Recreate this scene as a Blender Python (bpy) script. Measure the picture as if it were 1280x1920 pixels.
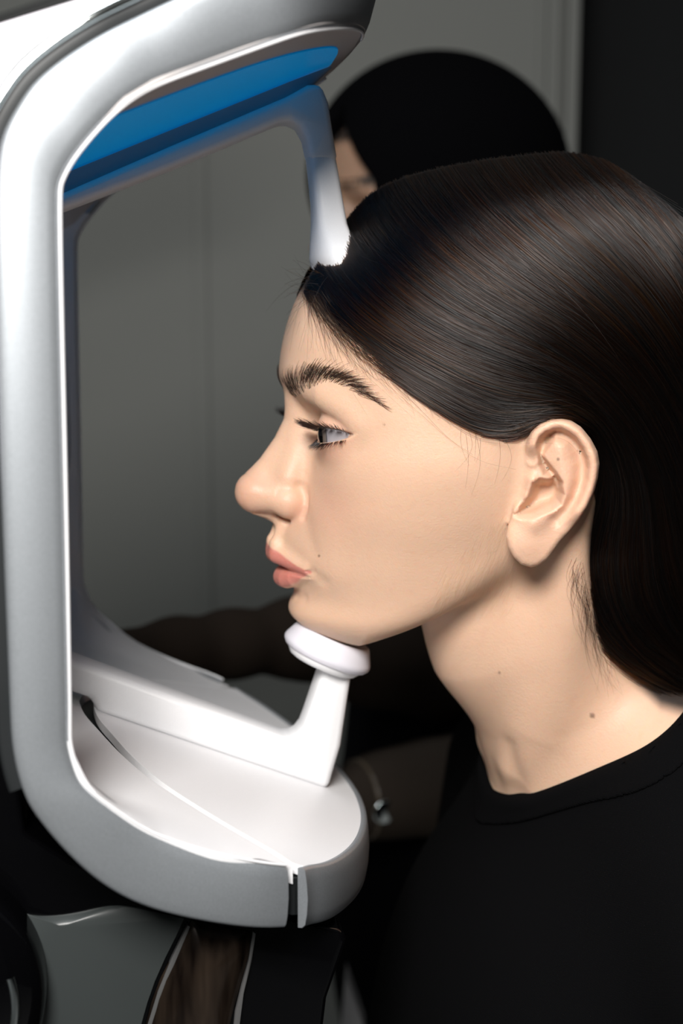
import bpy, math, random
import numpy as np
from mathutils import Vector, Matrix
from mathutils.bvhtree import BVHTree

for _o in list(bpy.data.objects):
    bpy.data.objects.remove(_o)
scene = bpy.context.scene
COL = scene.collection
rng = np.random.default_rng(7)

# ------------------------------------------------------------------ frame of reference
# mm coordinates (a, s, h): a = backwards along the patient's axis, s = towards the camera side, h = up
CAM_D, CAM_PHI, PSI = 560.0, math.radians(8.5), math.radians(10.5)
CAM_F = 4.3 * CAM_D
ZB = 1150.0                                    # height of the frame's origin above the floor, mm
ORG = np.array([-25.0, 0.0, ZB])
AX = np.array([math.cos(PSI), math.sin(PSI), 0.0])
SX = np.array([math.sin(PSI), -math.cos(PSI), 0.0])
HX = np.array([0.0, 0.0, 1.0])
CAM = np.array([0.0, -CAM_D * math.cos(CAM_PHI), ZB + CAM_D * math.sin(CAM_PHI)])
FWD = np.array([0.0, math.cos(CAM_PHI), -math.sin(CAM_PHI)])
UPV = np.array([0.0, math.sin(CAM_PHI), math.cos(CAM_PHI)])

def W(p):
    """(a, s, h) mm -> world metres"""
    p = np.asarray(p, float)
    return (ORG + p[..., 0:1] * AX + p[..., 1:2] * SX + p[..., 2:3] * HX) * 0.001

def ray(u, v):
    return np.array([(u - 640) / CAM_F, 0, 0]) + FWD + UPV * ((960 - v) / CAM_F)

def at_s(u, v, s):
    """point of the plane 'side = s' seen at a spot of the photograph"""
    d = ray(u, v)
    t = (s - (CAM - ORG) @ SX) / (d @ SX)
    P = CAM + t * d - ORG
    return np.array([P @ AX, s, P[2]])

def at_h(u, v, h):
    d = ray(u, v)
    t = (h + ZB - CAM[2]) / d[2]
    P = CAM + t * d - ORG
    return np.array([P @ AX, P @ SX, h])

def at_y(u, v, y):
    """world point (mm) at depth y"""
    d = ray(u, v)
    return CAM + d * ((y - CAM[1]) / d[1])

# ------------------------------------------------------------------ camera, world, light, exposure
cam_data = bpy.data.cameras.new('camera')
cam = bpy.data.objects.new('camera', cam_data)
COL.objects.link(cam)
cam.location = CAM * 0.001
cam.rotation_euler = (math.pi / 2 - CAM_PHI, 0, 0)
cam_data.sensor_fit = 'VERTICAL'
cam_data.sensor_height = 36.0
cam_data.sensor_width = 24.0
cam_data.lens = CAM_F / 1920 * 36.0
cam_data.clip_start = 0.02
cam_data.dof.use_dof = True
cam_data.dof.focus_distance = 0.505
cam_data.dof.aperture_fstop = 6.3
scene.camera = cam

world = bpy.data.worlds.new('world')
scene.world = world
world.use_nodes = True
world.node_tree.nodes['Background'].inputs['Color'].default_value = (0.50, 0.53, 0.55, 1)
world.node_tree.nodes['Background'].inputs['Strength'].default_value = 0.05

def area_light(name, loc, target, size, power, color=(1, 1, 1), size_y=None):
    L = bpy.data.lights.new(name, 'AREA')
    L.energy = power
    L.color = color
    if size_y:
        L.shape = 'RECTANGLE'; L.size = size; L.size_y = size_y
    else:
        L.shape = 'DISK'; L.size = size
    o = bpy.data.objects.new(name, L)
    COL.objects.link(o)
    o.location = loc
    o.rotation_euler = (Vector(target) - Vector(loc)).to_track_quat('-Z', 'Y').to_euler()
    return o

area_light('flash_softbox', (-0.11, -0.74, 1.59), (0.03, 0.0, 1.11), 0.30, 11.6, (1.0, 0.97, 0.935))
area_light('ceiling_fill_light', (-0.35, -0.55, 2.57), (-0.35, -0.55, 0.0), 0.6, 13.0, (0.93, 0.97, 1.0), 0.6)  # weak fill light, added; no ceiling lamp is in view

scene.cycles.max_bounces = 5
scene.cycles.diffuse_bounces = 3
scene.cycles.glossy_bounces = 4
scene.cycles.transmission_bounces = 4
scene.cycles.transparent_max_bounces = 4
vs = scene.view_settings
vs.view_transform = 'Standard'
vs.look = 'None'
vs.exposure = 0.0
vs.gamma = 1.0
vs.use_curve_mapping = False

# ------------------------------------------------------------------ helpers
def srgb(r, g, b):
    f = lambda c: (c / 255 / 12.92) if c <= 10 else ((c / 255 + 0.055) / 1.055) ** 2.4
    return (f(r), f(g), f(b), 1.0)

def mat(name, color, rough=0.5, metal=0.0, noise=None, bump=None, spec=0.5, coat=0.0, sheen=0.0):
    m = bpy.data.materials.new(name)
    m.use_nodes = True
    nt = m.node_tree
    b = nt.nodes['Principled BSDF']
    b.inputs['Base Color'].default_value = color
    b.inputs['Roughness'].default_value = rough
    b.inputs['Metallic'].default_value = metal
    b.inputs['Specular IOR Level'].default_value = spec
    b.inputs['Coat Weight'].default_value = coat
    b.inputs['Sheen Weight'].default_value = sheen
    tc = nt.nodes.new('ShaderNodeTexCoord')
    if noise:
        sc, amt = noise
        n = nt.nodes.new('ShaderNodeTexNoise')
        n.inputs['Scale'].default_value = sc
        n.inputs['Detail'].default_value = 3
        nt.links.new(tc.outputs['Object'], n.inputs['Vector'])
        mx = nt.nodes.new('ShaderNodeMix'); mx.data_type = 'RGBA'
        mx.inputs['A'].default_value = tuple(c * (1 - amt) for c in color[:3]) + (1,)
        mx.inputs['B'].default_value = tuple(min(1, c * (1 + amt)) for c in color[:3]) + (1,)
        nt.links.new(n.outputs['Fac'], mx.inputs['Factor'])
        nt.links.new(mx.outputs['Result'], b.inputs['Base Color'])
    if bump:
        sc, st = bump
        n = nt.nodes.new('ShaderNodeTexNoise')
        n.inputs['Scale'].default_value = sc
        n.inputs['Detail'].default_value = 2
        nt.links.new(tc.outputs['Object'], n.inputs['Vector'])
        bp = nt.nodes.new('ShaderNodeBump')
        bp.inputs['Strength'].default_value = st
        bp.inputs['Distance'].default_value = 0.0004
        nt.links.new(n.outputs['Fac'], bp.inputs['Height'])
        nt.links.new(bp.outputs['Normal'], b.inputs['Normal'])
    return m

def tag(o, label=None, cat=None, group=None, kind=None):
    if label: o['label'] = label
    if cat: o['category'] = cat
    if group: o['group'] = group
    if kind: o['kind'] = kind
    return o

def empty(name, loc):
    o = bpy.data.objects.new(name, None)
    o.empty_display_size = 0.05
    COL.objects.link(o)
    o.location = loc
    return o

def mesh_obj(name, verts, faces, material, parent=None, smooth=True, loc=None, ngons=None):
    """verts in world metres; the object's origin goes to loc (or to the parent's place)"""
    verts = np.asarray(verts, float).reshape(-1, 3)
    base = np.array(loc if loc is not None else (parent.matrix_world.translation if parent and parent.type == 'EMPTY' else verts.mean(0)))
    me = bpy.data.meshes.new(name)
    if isinstance(faces, np.ndarray):
        n, k = faces.shape
        me.vertices.add(len(verts))
        me.vertices.foreach_set('co', (verts - base).astype(np.float32).ravel())
        ng = ngons or []
        sizes = np.array([len(f) for f in ng], dtype=np.int32)
        tail = np.array([i for f in ng for i in f], dtype=np.int32)
        me.loops.add(n * k + len(tail))
        me.loops.foreach_set('vertex_index', np.concatenate([faces.astype(np.int32).ravel(), tail]))
        me.polygons.add(n + len(ng))
        st = np.arange(0, n * k, k, dtype=np.int32)
        if len(ng): st = np.concatenate([st, n * k + np.concatenate([[0], np.cumsum(sizes)[:-1]])]).astype(np.int32)
        me.polygons.foreach_set('loop_start', st)
        me.update(calc_edges=True)
        me.validate()
    else:
        me.from_pydata([tuple(v) for v in (verts - base)], [], [tuple(f) for f in faces])
        me.update()
    me.polygons.foreach_set('use_smooth', np.full(len(me.polygons), smooth))
    me.materials.append(material)
    o = bpy.data.objects.new(name, me)
    COL.objects.link(o)
    if parent is not None:
        bpy.context.view_layer.update()
        o.parent = parent
        pm = Matrix.Translation(parent.location) if parent.parent is None else parent.matrix_world
        o.matrix_parent_inverse = pm.inverted()
    o.location = base
    return o

def bevel(o, width, seg=3, angle=30):
    m = o.modifiers.new('bevel', 'BEVEL')
    m.width = width; m.segments = seg; m.limit_method = 'ANGLE'; m.angle_limit = math.radians(angle)
    m.harden_normals = False
    return o

def spline(pts, n):
    """Catmull-Rom through pts (centripetal-ish, by chord), n samples"""
    P = np.asarray(pts, float)
    d = np.maximum(np.linalg.norm(np.diff(P, axis=0), axis=1), 1e-9) ** 0.5
    t = np.concatenate([[0], np.cumsum(d)])
    return nat_spline(t, P, np.linspace(0, t[-1], n))

def nat_spline(t, Y, x, clamp=False):
    t = np.asarray(t, float); Y = np.asarray(Y, float)
    flat = Y.ndim == 1
    if flat: Y = Y[:, None]
    n = len(t); h = np.diff(t)
    A = np.zeros((n, n)); R = np.zeros((n, Y.shape[1]))
    sl = np.diff(Y, axis=0) / h[:, None]
    for i in range(1, n - 1):
        A[i, i - 1] = h[i - 1]; A[i, i] = 2 * (h[i - 1] + h[i]); A[i, i + 1] = h[i]
        R[i] = 6 * (sl[i] - sl[i - 1])
    if clamp:
        A[0, 0] = 2 * h[0]; A[0, 1] = h[0]; R[0] = 6 * sl[0]
        A[-1, -1] = 2 * h[-1]; A[-1, -2] = h[-1]; R[-1] = -6 * sl[-1]
    else:
        A[0, 0] = 1; A[-1, -1] = 1
    M = np.linalg.solve(A, R)
    x = np.clip(np.asarray(x, float), t[0], t[-1])
    k = np.clip(np.searchsorted(t, x) - 1, 0, n - 2)
    u = (x - t[k])[:, None]; hk = h[k][:, None]
    y = Y[k] + u * (sl[k] - hk * (2 * M[k] + M[k + 1]) / 6) + u ** 2 * M[k] / 2 + u ** 3 * (M[k + 1] - M[k]) / (6 * hk)
    return y[:, 0] if flat else y

def loft(rows, closed_u=False, closed_v=False):
    """rows: (n, m, 3) grid -> verts, quads"""
    R = np.asarray(rows, float)
    n, m = R.shape[:2]
    idx = np.arange(n * m).reshape(n, m)
    if closed_u: idx = np.concatenate([idx, idx[:1]], 0)
    if closed_v: idx = np.concatenate([idx, idx[:, :1]], 1)
    q = np.stack([idx[:-1, :-1], idx[1:, :-1], idx[1:, 1:], idx[:-1, 1:]], -1).reshape(-1, 4)
    return R.reshape(-1, 3), q
# ------------------------------------------------------------------ the room (mm, world axes)
def box_verts(x0, x1, y0, y1, z0, z1):
    V = np.array([(x, y, z) for x in (x0, x1) for y in (y0, y1) for z in (z0, z1)], float)
    F = [(0, 1, 3, 2), (4, 6, 7, 5), (0, 4, 5, 1), (2, 3, 7, 6), (0, 2, 6, 4), (1, 5, 7, 3)]
    return V, F
def wbox(name, x0, x1, y0, y1, z0, z1, m, parent=None, bev=0):
    V, F = box_verts(x0, x1, y0, y1, z0, z1)
    o = mesh_obj(name, V * 0.001, F, m, None, False, loc=((x0 + x1) / 2000, (y0 + y1) / 2000, z0 / 1000))
    if parent is not None:
        bpy.context.view_layer.update()
        o.parent = parent; o.matrix_parent_inverse = parent.matrix_world.inverted()
    if bev: bevel(o, bev * 0.001, 2)
    return o
M_WALL = mat('wall_paint', (0.205, 0.21, 0.195, 1), 0.7, noise=(3, 0.04))
M_UNLIT_WALL = mat('unlit_room_wall', (0.0035, 0.0048, 0.0058, 1), 0.8)  # near-black colour stands in for the unlit room beyond the casing
M_FLOOR = mat('floor_vinyl', (0.45, 0.45, 0.44, 1), 0.5, noise=(8, 0.1))
M_CEIL = mat('ceiling_paint', (0.7, 0.7, 0.7, 1), 0.8)
WY = 1150.0
xr = at_y(1079, 100, WY)[0]; xg = at_y(1008, 100, WY)[0]
wb_ = wbox('wall_back', -1800, xg, WY, WY + 100, 0, 2600, M_WALL); tag(wb_, kind='structure')
tb = wbox('trim_1', xg, xr, WY - 6, WY + 100, 0, 2600, M_WALL); tag(tb, kind='structure')
# grooves of the door casing: proud strips leave recessed lines between them
for u0, u1 in [(1021, 1043), (1057, 1079)]:
    x0, x1 = at_y(u0, 100, WY)[0], at_y(u1, 100, WY)[0]
    wbox('casing_strip', x0, x1, WY - 26, WY - 6, 0, 2600, M_WALL, tb, 2)
xs = at_y(380, 700, WY)[0]
wbox('panel_joint', xs - 9, xs + 9, WY - 5, WY, 0, 2600, M_WALL, wb_, 2)
o = wbox('wall_dark', xr, 2200, WY + 320, WY + 420, 0, 2600, M_UNLIT_WALL); tag(o, kind='structure')
o = wbox('wall_left', -1900, -1800, -2200, WY + 100, 0, 2600, M_WALL); tag(o, kind='structure')
o = wbox('wall_right', 2200, 2300, -2200, WY + 420, 0, 2600, M_UNLIT_WALL); tag(o, kind='structure')
o = wbox('wall_front', -1900, 2300, -2300, -2200, 0, 2600, M_WALL); tag(o, kind='structure')
o = wbox('floor', -1900, 2300, -2300, WY + 420, -60, 0, M_FLOOR); tag(o, kind='structure')
o = wbox('ceiling', -1900, 2300, -2300, WY + 420, 2600, 2660, M_CEIL); tag(o, kind='structure')
# ------------------------------------------------------------------ implicit modelling
def smin(a, b, k):
    if k <= 0: return np.minimum(a, b)
    h = np.maximum(k - np.abs(a - b), 0) / k
    return np.minimum(a, b) - h * h * k * 0.25

def smax(a, b, k):
    return -smin(-a, -b, k)

def sm(x, e0, e1):
    t = np.clip((x - e0) / (e1 - e0), 0, 1)
    return t * t * (3 - 2 * t)

def d_ell(P, c, r):
    q = (P - np.asarray(c, float)) / np.asarray(r, float)
    k0 = np.linalg.norm(q, axis=1)
    k1 = np.linalg.norm(q / np.asarray(r, float), axis=1)
    return k0 * (k0 - 1) / np.maximum(k1, 1e-9)

def d_chain(P, pts, k=0):
    """chain of round cones: pts rows (x, y, z, r)"""
    pts = np.asarray(pts, float)
    best = None
    for p, q in zip(pts[:-1], pts[1:]):
        ba = q[:3] - p[:3]
        t = np.clip(((P - p[:3]) @ ba) / (ba @ ba), 0, 1)
        d = np.linalg.norm(P - p[:3] - t[:, None] * ba, axis=1) - (p[3] + t * (q[3] - p[3]))
        best = d if best is None else smin(best, d, k)
    return best

def poly_dist(p, pts, closed=False):
    pts = np.asarray(pts, float)
    seg = list(zip(pts[:-1], pts[1:]))
    if closed: seg.append((pts[-1], pts[0]))
    best = np.full(len(p), 1e9)
    for a, b in seg:
        ba = b - a
        t = np.clip(((p - a) @ ba) / max(ba @ ba, 1e-9), 0, 1)
        best = np.minimum(best, np.linalg.norm(p - a - t[:, None] * ba, axis=1))
    return best

def poly_sd(p, pts):
    """signed distance to a closed polygon (negative inside)"""
    pts = np.asarray(pts, float)
    ins = np.zeros(len(p), bool)
    j = len(pts) - 1
    for i in range(len(pts)):
        a, b = pts[i], pts[j]
        c = (a[1] > p[:, 1]) != (b[1] > p[:, 1])
        with np.errstate(divide='ignore', invalid='ignore'):
            xi = (b[0] - a[0]) * (p[:, 1] - a[1]) / (b[1] - a[1]) + a[0]
        ins ^= c & (p[:, 0] < xi)
        j = i
    d = poly_dist(p, pts, True)
    return np.where(ins, -d, d)

def box_mask(P, lo, hi):
    return np.all((P > np.asarray(lo)) & (P < np.asarray(hi)), axis=1)

def sdf_mesh(f, lo, hi, vox, subdiv=1, sym=True, newton=2):
    """surface nets in a narrow band, then subdivision and projection onto f = 0.  f takes (n,3) with s folded to |s|."""
    lo = np.asarray(lo, float); hi = np.asarray(hi, float)
    K = 4
    if sym:
        ns = int(math.ceil(hi[1] / (vox * K))) * K
        n1 = 2 * ns
        y0 = -(ns - 0.5) * vox
    else:
        n1 = int(math.ceil((hi[1] - lo[1]) / (vox * K))) * K
        y0 = lo[1]
    n0 = int(math.ceil((hi[0] - lo[0]) / (vox * K))) * K
    n2 = int(math.ceil((hi[2] - lo[2]) / (vox * K))) * K
    org = np.array([lo[0], y0, lo[2]])
    def ev(P):
        if sym:
            P = P.copy(); P[:, 1] = np.abs(P[:, 1])
        out = np.empty(len(P))
        for i in range(0, len(P), 400000):
            out[i:i + 400000] = f(P[i:i + 400000])
        return out
    # coarse block centres
    c = [np.arange(n // K) for n in (n0, n1, n2)]
    G = np.stack(np.meshgrid(*c, indexing='ij'), -1).reshape(-1, 3)
    cen = org + (G * K + (K - 1) / 2) * vox
    fc = ev(cen)
    V = np.repeat(np.repeat(np.repeat(np.sign(fc).reshape([n // K for n in (n0, n1, n2)]), K, 0), K, 1), K, 2).astype(np.float32) * 99
    act = G[np.abs(fc) < vox * K * 1.9]
    off = np.stack(np.meshgrid(*[np.arange(K)] * 3, indexing='ij'), -1).reshape(-1, 3)
    I = (act[:, None, :] * K + off).reshape(-1, 3)
    if sym:
        half = I[I[:, 1] >= n1 // 2]
        val = ev(org + half * vox)
        V[half[:, 0], half[:, 1], half[:, 2]] = val
        V[half[:, 0], n1 - 1 - half[:, 1], half[:, 2]] = val
    else:
        V[I[:, 0], I[:, 1], I[:, 2]] = ev(org + I * vox)
    S = V < 0
    # cells
    cnt = np.zeros((n0 - 1, n1 - 1, n2 - 1), np.int8)
    for d in np.ndindex(2, 2, 2):
        cnt += S[d[0]:n0 - 1 + d[0], d[1]:n1 - 1 + d[1], d[2]:n2 - 1 + d[2]]
    cell = (cnt > 0) & (cnt < 8)
    ci = np.argwhere(cell)
    vid = np.full(cell.shape, -1, np.int32)
    vid[ci[:, 0], ci[:, 1], ci[:, 2]] = np.arange(len(ci))
    acc = np.zeros((len(ci), 3)); num = np.zeros(len(ci))
    corners = list(np.ndindex(2, 2, 2))
    for a_ in corners:
        for ax in range(3):
            if a_[ax]: continue
            b_ = list(a_); b_[ax] = 1
            va = V[ci[:, 0] + a_[0], ci[:, 1] + a_[1], ci[:, 2] + a_[2]]
            vb = V[ci[:, 0] + b_[0], ci[:, 1] + b_[1], ci[:, 2] + b_[2]]
            m = (va < 0) != (vb < 0)
            t = va[m] / (va[m] - vb[m])
            p = np.tile(np.array(a_, float), (m.sum(), 1)); p[:, ax] = t
            acc[m] += p; num[m] += 1
    P = org + (ci + acc / num[:, None]) * vox
    quads = []
    for ax in range(3):
        o1, o2 = (ax + 1) % 3, (ax + 2) % 3
        A = np.take(S, range(0, S.shape[ax] - 1), ax); Bn = np.take(S, range(1, S.shape[ax]), ax)
        e = np.argwhere(A != Bn)
        e = e[(e[:, o1] > 0) & (e[:, o2] > 0) & (e[:, o1] < S.shape[o1] - 1) & (e[:, o2] < S.shape[o2] - 1)]
        ins = A[e[:, 0], e[:, 1], e[:, 2]]
        def v(d1, d2):
            q = e.copy(); q[:, o1] -= d1; q[:, o2] -= d2
            return vid[q[:, 0], q[:, 1], q[:, 2]]
        Q = np.stack([v(1, 1), v(0, 1), v(0, 0), v(1, 0)], -1)
        Q[~ins] = Q[~ins][:, ::-1]
        quads.append(Q)
    Q = np.concatenate(quads)
    Q = Q[(Q >= 0).all(1)]
    def project(P, it):
        e = 0.25
        for _ in range(it):
            v0 = ev(P)
            g = np.stack([(ev(P + np.eye(3)[i] * e) - v0) / e for i in range(3)], -1)
            n2_ = np.maximum((g * g).sum(1), 0.15)
            step = g * (v0 / n2_)[:, None]
            ln = np.linalg.norm(step, axis=1, keepdims=True)
            P = P - step * np.minimum(1, 0.6 * vox / np.maximum(ln, 1e-9))
        return P
    P = project(P, newton)
    for _ in range(subdiv):
        P, Q = subdivide(P, Q)
        P = relax(P, Q, 1)
        P = project(P, 1 if _ < subdiv - 1 else newton)
    # flip check: world handedness of (a, s, h) is left-handed -> keep outward normals
    return P, Q[:, ::-1], project

def subdivide(P, Q):
    n = len(P)
    E = np.stack([Q, np.roll(Q, -1, 1)], -1).reshape(-1, 2)
    E = np.sort(E, 1)
    key = E[:, 0].astype(np.int64) * n + E[:, 1]
    uq, first, inv = np.unique(key, return_index=True, return_inverse=True)
    mid = (P[E[first, 0]] + P[E[first, 1]]) / 2
    inv = inv.reshape(-1, 4) + n
    cen = P[Q].mean(1)
    c = n + len(mid) + np.arange(len(Q))
    P2 = np.concatenate([P, mid, cen])
    out = [np.stack([Q[:, i], inv[:, i], c, inv[:, i - 1]], -1) for i in range(4)]
    return P2, np.concatenate(out)

def subdivide_some(P, Q, sel):
    """split the selected quads in four; their neighbours take the new edge points in as n-gons"""
    n = len(P)
    E = np.sort(np.stack([Q, np.roll(Q, -1, 1)], -1), 2)
    key = E[..., 0].astype(np.int64) * n + E[..., 1]
    uq, first = np.unique(key[sel].ravel(), return_index=True)
    es = E[sel].reshape(-1, 2)[first]
    mid = (P[es[:, 0]] + P[es[:, 1]]) / 2
    pos = np.clip(np.searchsorted(uq, key), 0, len(uq) - 1)
    has = uq[pos] == key
    mi = np.where(has, pos + n, -1)
    S = Q[sel]; M = mi[sel]
    c = n + len(mid) + np.arange(len(S))
    P2 = np.concatenate([P, mid, P[S].mean(1)])
    quads = np.concatenate([np.stack([S[:, i], M[:, i], c, M[:, i - 1]], -1) for i in range(4)])
    rest = ~sel
    plain = rest & ~has.any(1)
    odd = np.where(rest & has.any(1))[0]
    ng = []
    for k in odd:
        f = []
        for i in range(4):
            f.append(int(Q[k, i]))
            if mi[k, i] >= 0: f.append(int(mi[k, i]))
        ng.append(f)
    return P2, np.concatenate([Q[plain], quads]), ng

def relax(P, Q, it, w=0.5):
    for _ in range(it):
        acc = np.zeros_like(P); num = np.zeros(len(P))
        for i in range(4):
            for a_, b_ in ((Q[:, i], Q[:, (i + 1) % 4]), (Q[:, (i + 1) % 4], Q[:, i])):
                for k in range(3):
                    acc[:, k] += np.bincount(a_, P[b_, k], len(P))
                num += np.bincount(a_, minlength=len(P))
        P = P * (1 - w) + acc / np.maximum(num, 1)[:, None] * w
    return P
# ------------------------------------------------------------------ the patient: one continuous body
ROWS = {   # height: horizontal half contour (a, s), without nose and lips
    110: [(24, 0), (26, 14), (32, 28), (42, 40), (56, 50), (75, 57), (100, 60), (150, 45), (178, 0)],
    92: [(10, 0), (11, 12), (15, 24), (23, 37), (34, 47), (48, 55), (70, 62), (100, 66), (150, 52), (184, 0)],
    76: [(2.6, 0), (3.2, 12), (6.5, 24), (13.5, 36), (23, 46), (36, 55), (56, 62), (80, 67), (110, 66), (150, 52), (184, 0)],
    64: [(-0.6, 0), (0.0, 10), (2.6, 20), (7.0, 30), (14, 40), (22, 48), (34, 55.5), (52, 61), (78, 67), (110, 65), (150, 50), (182, 0)],
    56: [(-0.2, 0), (0.6, 10), (3.4, 20), (7.8, 30), (14, 39.5), (21, 47.5), (32, 55), (50, 61.5), (78, 67), (110, 65), (150, 48), (180, 0)],
    48: [(4, 0), (6.5, 9), (12, 17), (13, 28), (16, 38), (21.5, 46.5), (31, 54.5), (50, 62.5), (78, 67.5), (110, 64), (150, 46), (176, 0)],
    36: [(7, 0), (9.5, 9), (13.5, 17), (15.5, 28), (18.5, 38), (23, 46), (31, 54.5), (50, 63), (78, 67.5), (110, 62), (145, 44), (170, 0)],
    25: [(6, 0), (8, 10), (10.5, 18), (12.3, 28), (16, 38), (22, 47), (32, 56), (50, 63.5), (76, 67), (110, 61), (140, 44), (165, 0)],
    12: [(4, 0), (6, 10), (8.5, 18), (11.3, 27), (15.6, 37), (22.5, 46.5), (33, 55), (50, 61.5), (74, 64.5), (105, 60), (135, 44), (160, 0)],
    0: [(-0.5, 0), (2, 10), (5.5, 17), (9.5, 25.5), (15, 35), (23, 44.5), (34, 52.5), (51, 58.5), (73, 61), (100, 58), (130, 40), (155, 0)],
    -10: [(-2.6, 0), (-1.2, 8), (2.8, 16), (7.8, 24), (14, 32.5), (23, 41.5), (34, 49), (51, 55), (71, 57.5), (98, 55), (128, 38), (152, 0)],
    -23: [(0.0, 0), (1.2, 8), (4.6, 16), (8.2, 23), (13.6, 30), (24, 38.5), (36, 46), (52, 51.5), (71, 54), (95, 50), (125, 36), (150, 0)],
    -36: [(4.3, 0), (5.0, 8), (8.0, 15.5), (12.5, 22.5), (18.5, 29), (27, 36.5), (39, 43.5), (54, 48.5), (71, 50), (92, 46), (122, 34), (148, 0)],
    -44: [(1.6, 0), (2.8, 8), (7, 16), (13, 23), (20, 29.5), (29, 36), (41, 42), (56, 46.5), (72, 48), (92, 44), (120, 32), (146, 0)],
    -54: [(8.5, 0), (9.5, 8), (13, 15), (19, 21.5), (27, 28), (37, 34), (48, 39), (61, 42.5), (75, 44), (93, 40), (118, 30), (144, 0)],
    -68: [(24, 0), (25, 8), (28, 14), (33, 20), (40, 25.5), (49, 30.5), (58, 34.5), (69, 37), (80, 38), (95, 35), (115, 28), (142, 0)],
}
AXIS = 88.0
def _row_table():
    hs = np.array(sorted(ROWS))
    th = np.linspace(0, math.pi, 361)
    tab = []
    for h in hs:
        p = np.array(ROWS[h], float)
        t = np.arctan2(p[:, 1], AXIS - p[:, 0]); r = np.hypot(p[:, 1], AXIS - p[:, 0])
        tab.append(nat_spline(t, r, th, clamp=True))
    hh = np.arange(hs[0], hs[-1] + 0.01, 0.5)
    return hh, th, nat_spline(hs, np.array(tab), hh)
R_H, R_T, R_TAB = _row_table()
R_DH, R_DT = np.gradient(R_TAB, R_H, R_T)

def d_face(P):
    x = AXIS - P[:, 0]
    r = np.hypot(x, P[:, 1]); t = np.arctan2(P[:, 1], x)
    ih = np.clip((P[:, 2] - R_H[0]) / 0.5, 0, len(R_H) - 1.001)
    it = np.clip(t / (R_T[1]), 0, len(R_T) - 1.001)
    i0 = ih.astype(int); j0 = it.astype(int); fi = ih - i0; fj = it - j0
    def look(T):
        return (T[i0, j0] * (1 - fi) * (1 - fj) + T[i0 + 1, j0] * fi * (1 - fj) + T[i0, j0 + 1] * (1 - fi) * fj + T[i0 + 1, j0 + 1] * fi * fj)
    R = look(R_TAB)
    g = np.sqrt(1 + look(R_DH) ** 2 + (look(R_DT) / np.maximum(r, 20)) ** 2)
    d = (r - R) / np.minimum(g, 2.5)
    return smax(d, P[:, 2] - 104, 14)

# -- ear relief, drawn on the ear's own plane
E_ORG = np.array([92.0, 71.5, 18.0])
_ea = math.radians(21)
E1 = np.array([math.cos(_ea), math.sin(_ea), 0.0])
E3 = np.array([-math.sin(_ea), math.cos(_ea), 0.0])
def ear_uv(u, v):
    d = ray(u, v)
    d2 = np.array([d @ AX, d @ SX, d[2]]); c = CAM - ORG; c2 = np.array([c @ AX, c @ SX, c[2]])
    t = ((E_ORG - c2) @ E3) / (d2 @ E3)
    q = c2 + t * d2 - E_ORG
    return (q @ E1, q[2])
def ear_curve(px):
    return np.array([ear_uv(*p) for p in px])
EAR_OUT = ear_curve([(975, 868), (978, 838), (986, 818), (997, 804), (1012, 791), (1032, 783), (1051, 783), (1070, 788), (1089, 800), (1107, 822), (1120, 846), (1124, 869),
                     (1121, 895), (1115, 919), (1104, 947), (1089, 972), (1070, 996), (1051, 1017), (1040, 1032), (1027, 1050), (1010, 1062), (995, 1065.6),
                     (976, 1060), (961, 1045), (951, 1026), (947, 1007), (950, 990), (956, 975), (962, 950), (968, 910)])
EAR_HELIX = ear_curve([(996, 862), (996, 836), (1004, 815), (1018, 800), (1036, 794), (1054, 795), (1071, 802), (1087, 815), (1101, 835), (1110, 856), (1113, 876), (1110, 898), (1103, 922), (1092, 946), (1077, 970), (1060, 990)])
EAR_ANTI = ear_curve([(1050, 838), (1050, 862), (1057, 885), (1063, 908), (1063, 928), (1054, 948), (1038, 960), (1018, 967), (1002, 976)])
EAR_CONCHA = ear_curve([(999, 905), (1012, 900), (1024, 902), (1038, 898), (1050, 910), (1054, 925), (1049, 942), (1034, 953), (1016, 958), (998, 966), (980, 968), (966, 965), (974, 952), (990, 932)])
EAR_CYMBA = ear_curve([(1013, 853), (1020, 862), (1040, 886), (1052, 904), (1046, 912), (1034, 896), (1022, 888), (1014, 872)])
EAR_TRI = ear_curve([(1009, 830), (1014, 817), (1026, 810), (1040, 808), (1038, 822), (1026, 838), (1018, 850), (1012, 848)])
EAR_SCAPHA = ear_curve([(1050, 812), (1070, 824), (1084, 845), (1090, 870), (1088, 900), (1078, 930), (1062, 955), (1042, 973)])
EAR_TRAGUS = ear_curve([(999, 903), (995, 922), (985, 940), (972, 956)])
EAR_FRONT = ear_uv(998, 880)[0]
def groove(p, pts, w, depth):
    q = np.array([tuple(c) + (0,) for c in pts], float)
    return depth * np.exp(-(d_chain(p, q) / w) ** 2)
EAR_LOBE = ear_curve([(985, 1018)])[0]

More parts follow.
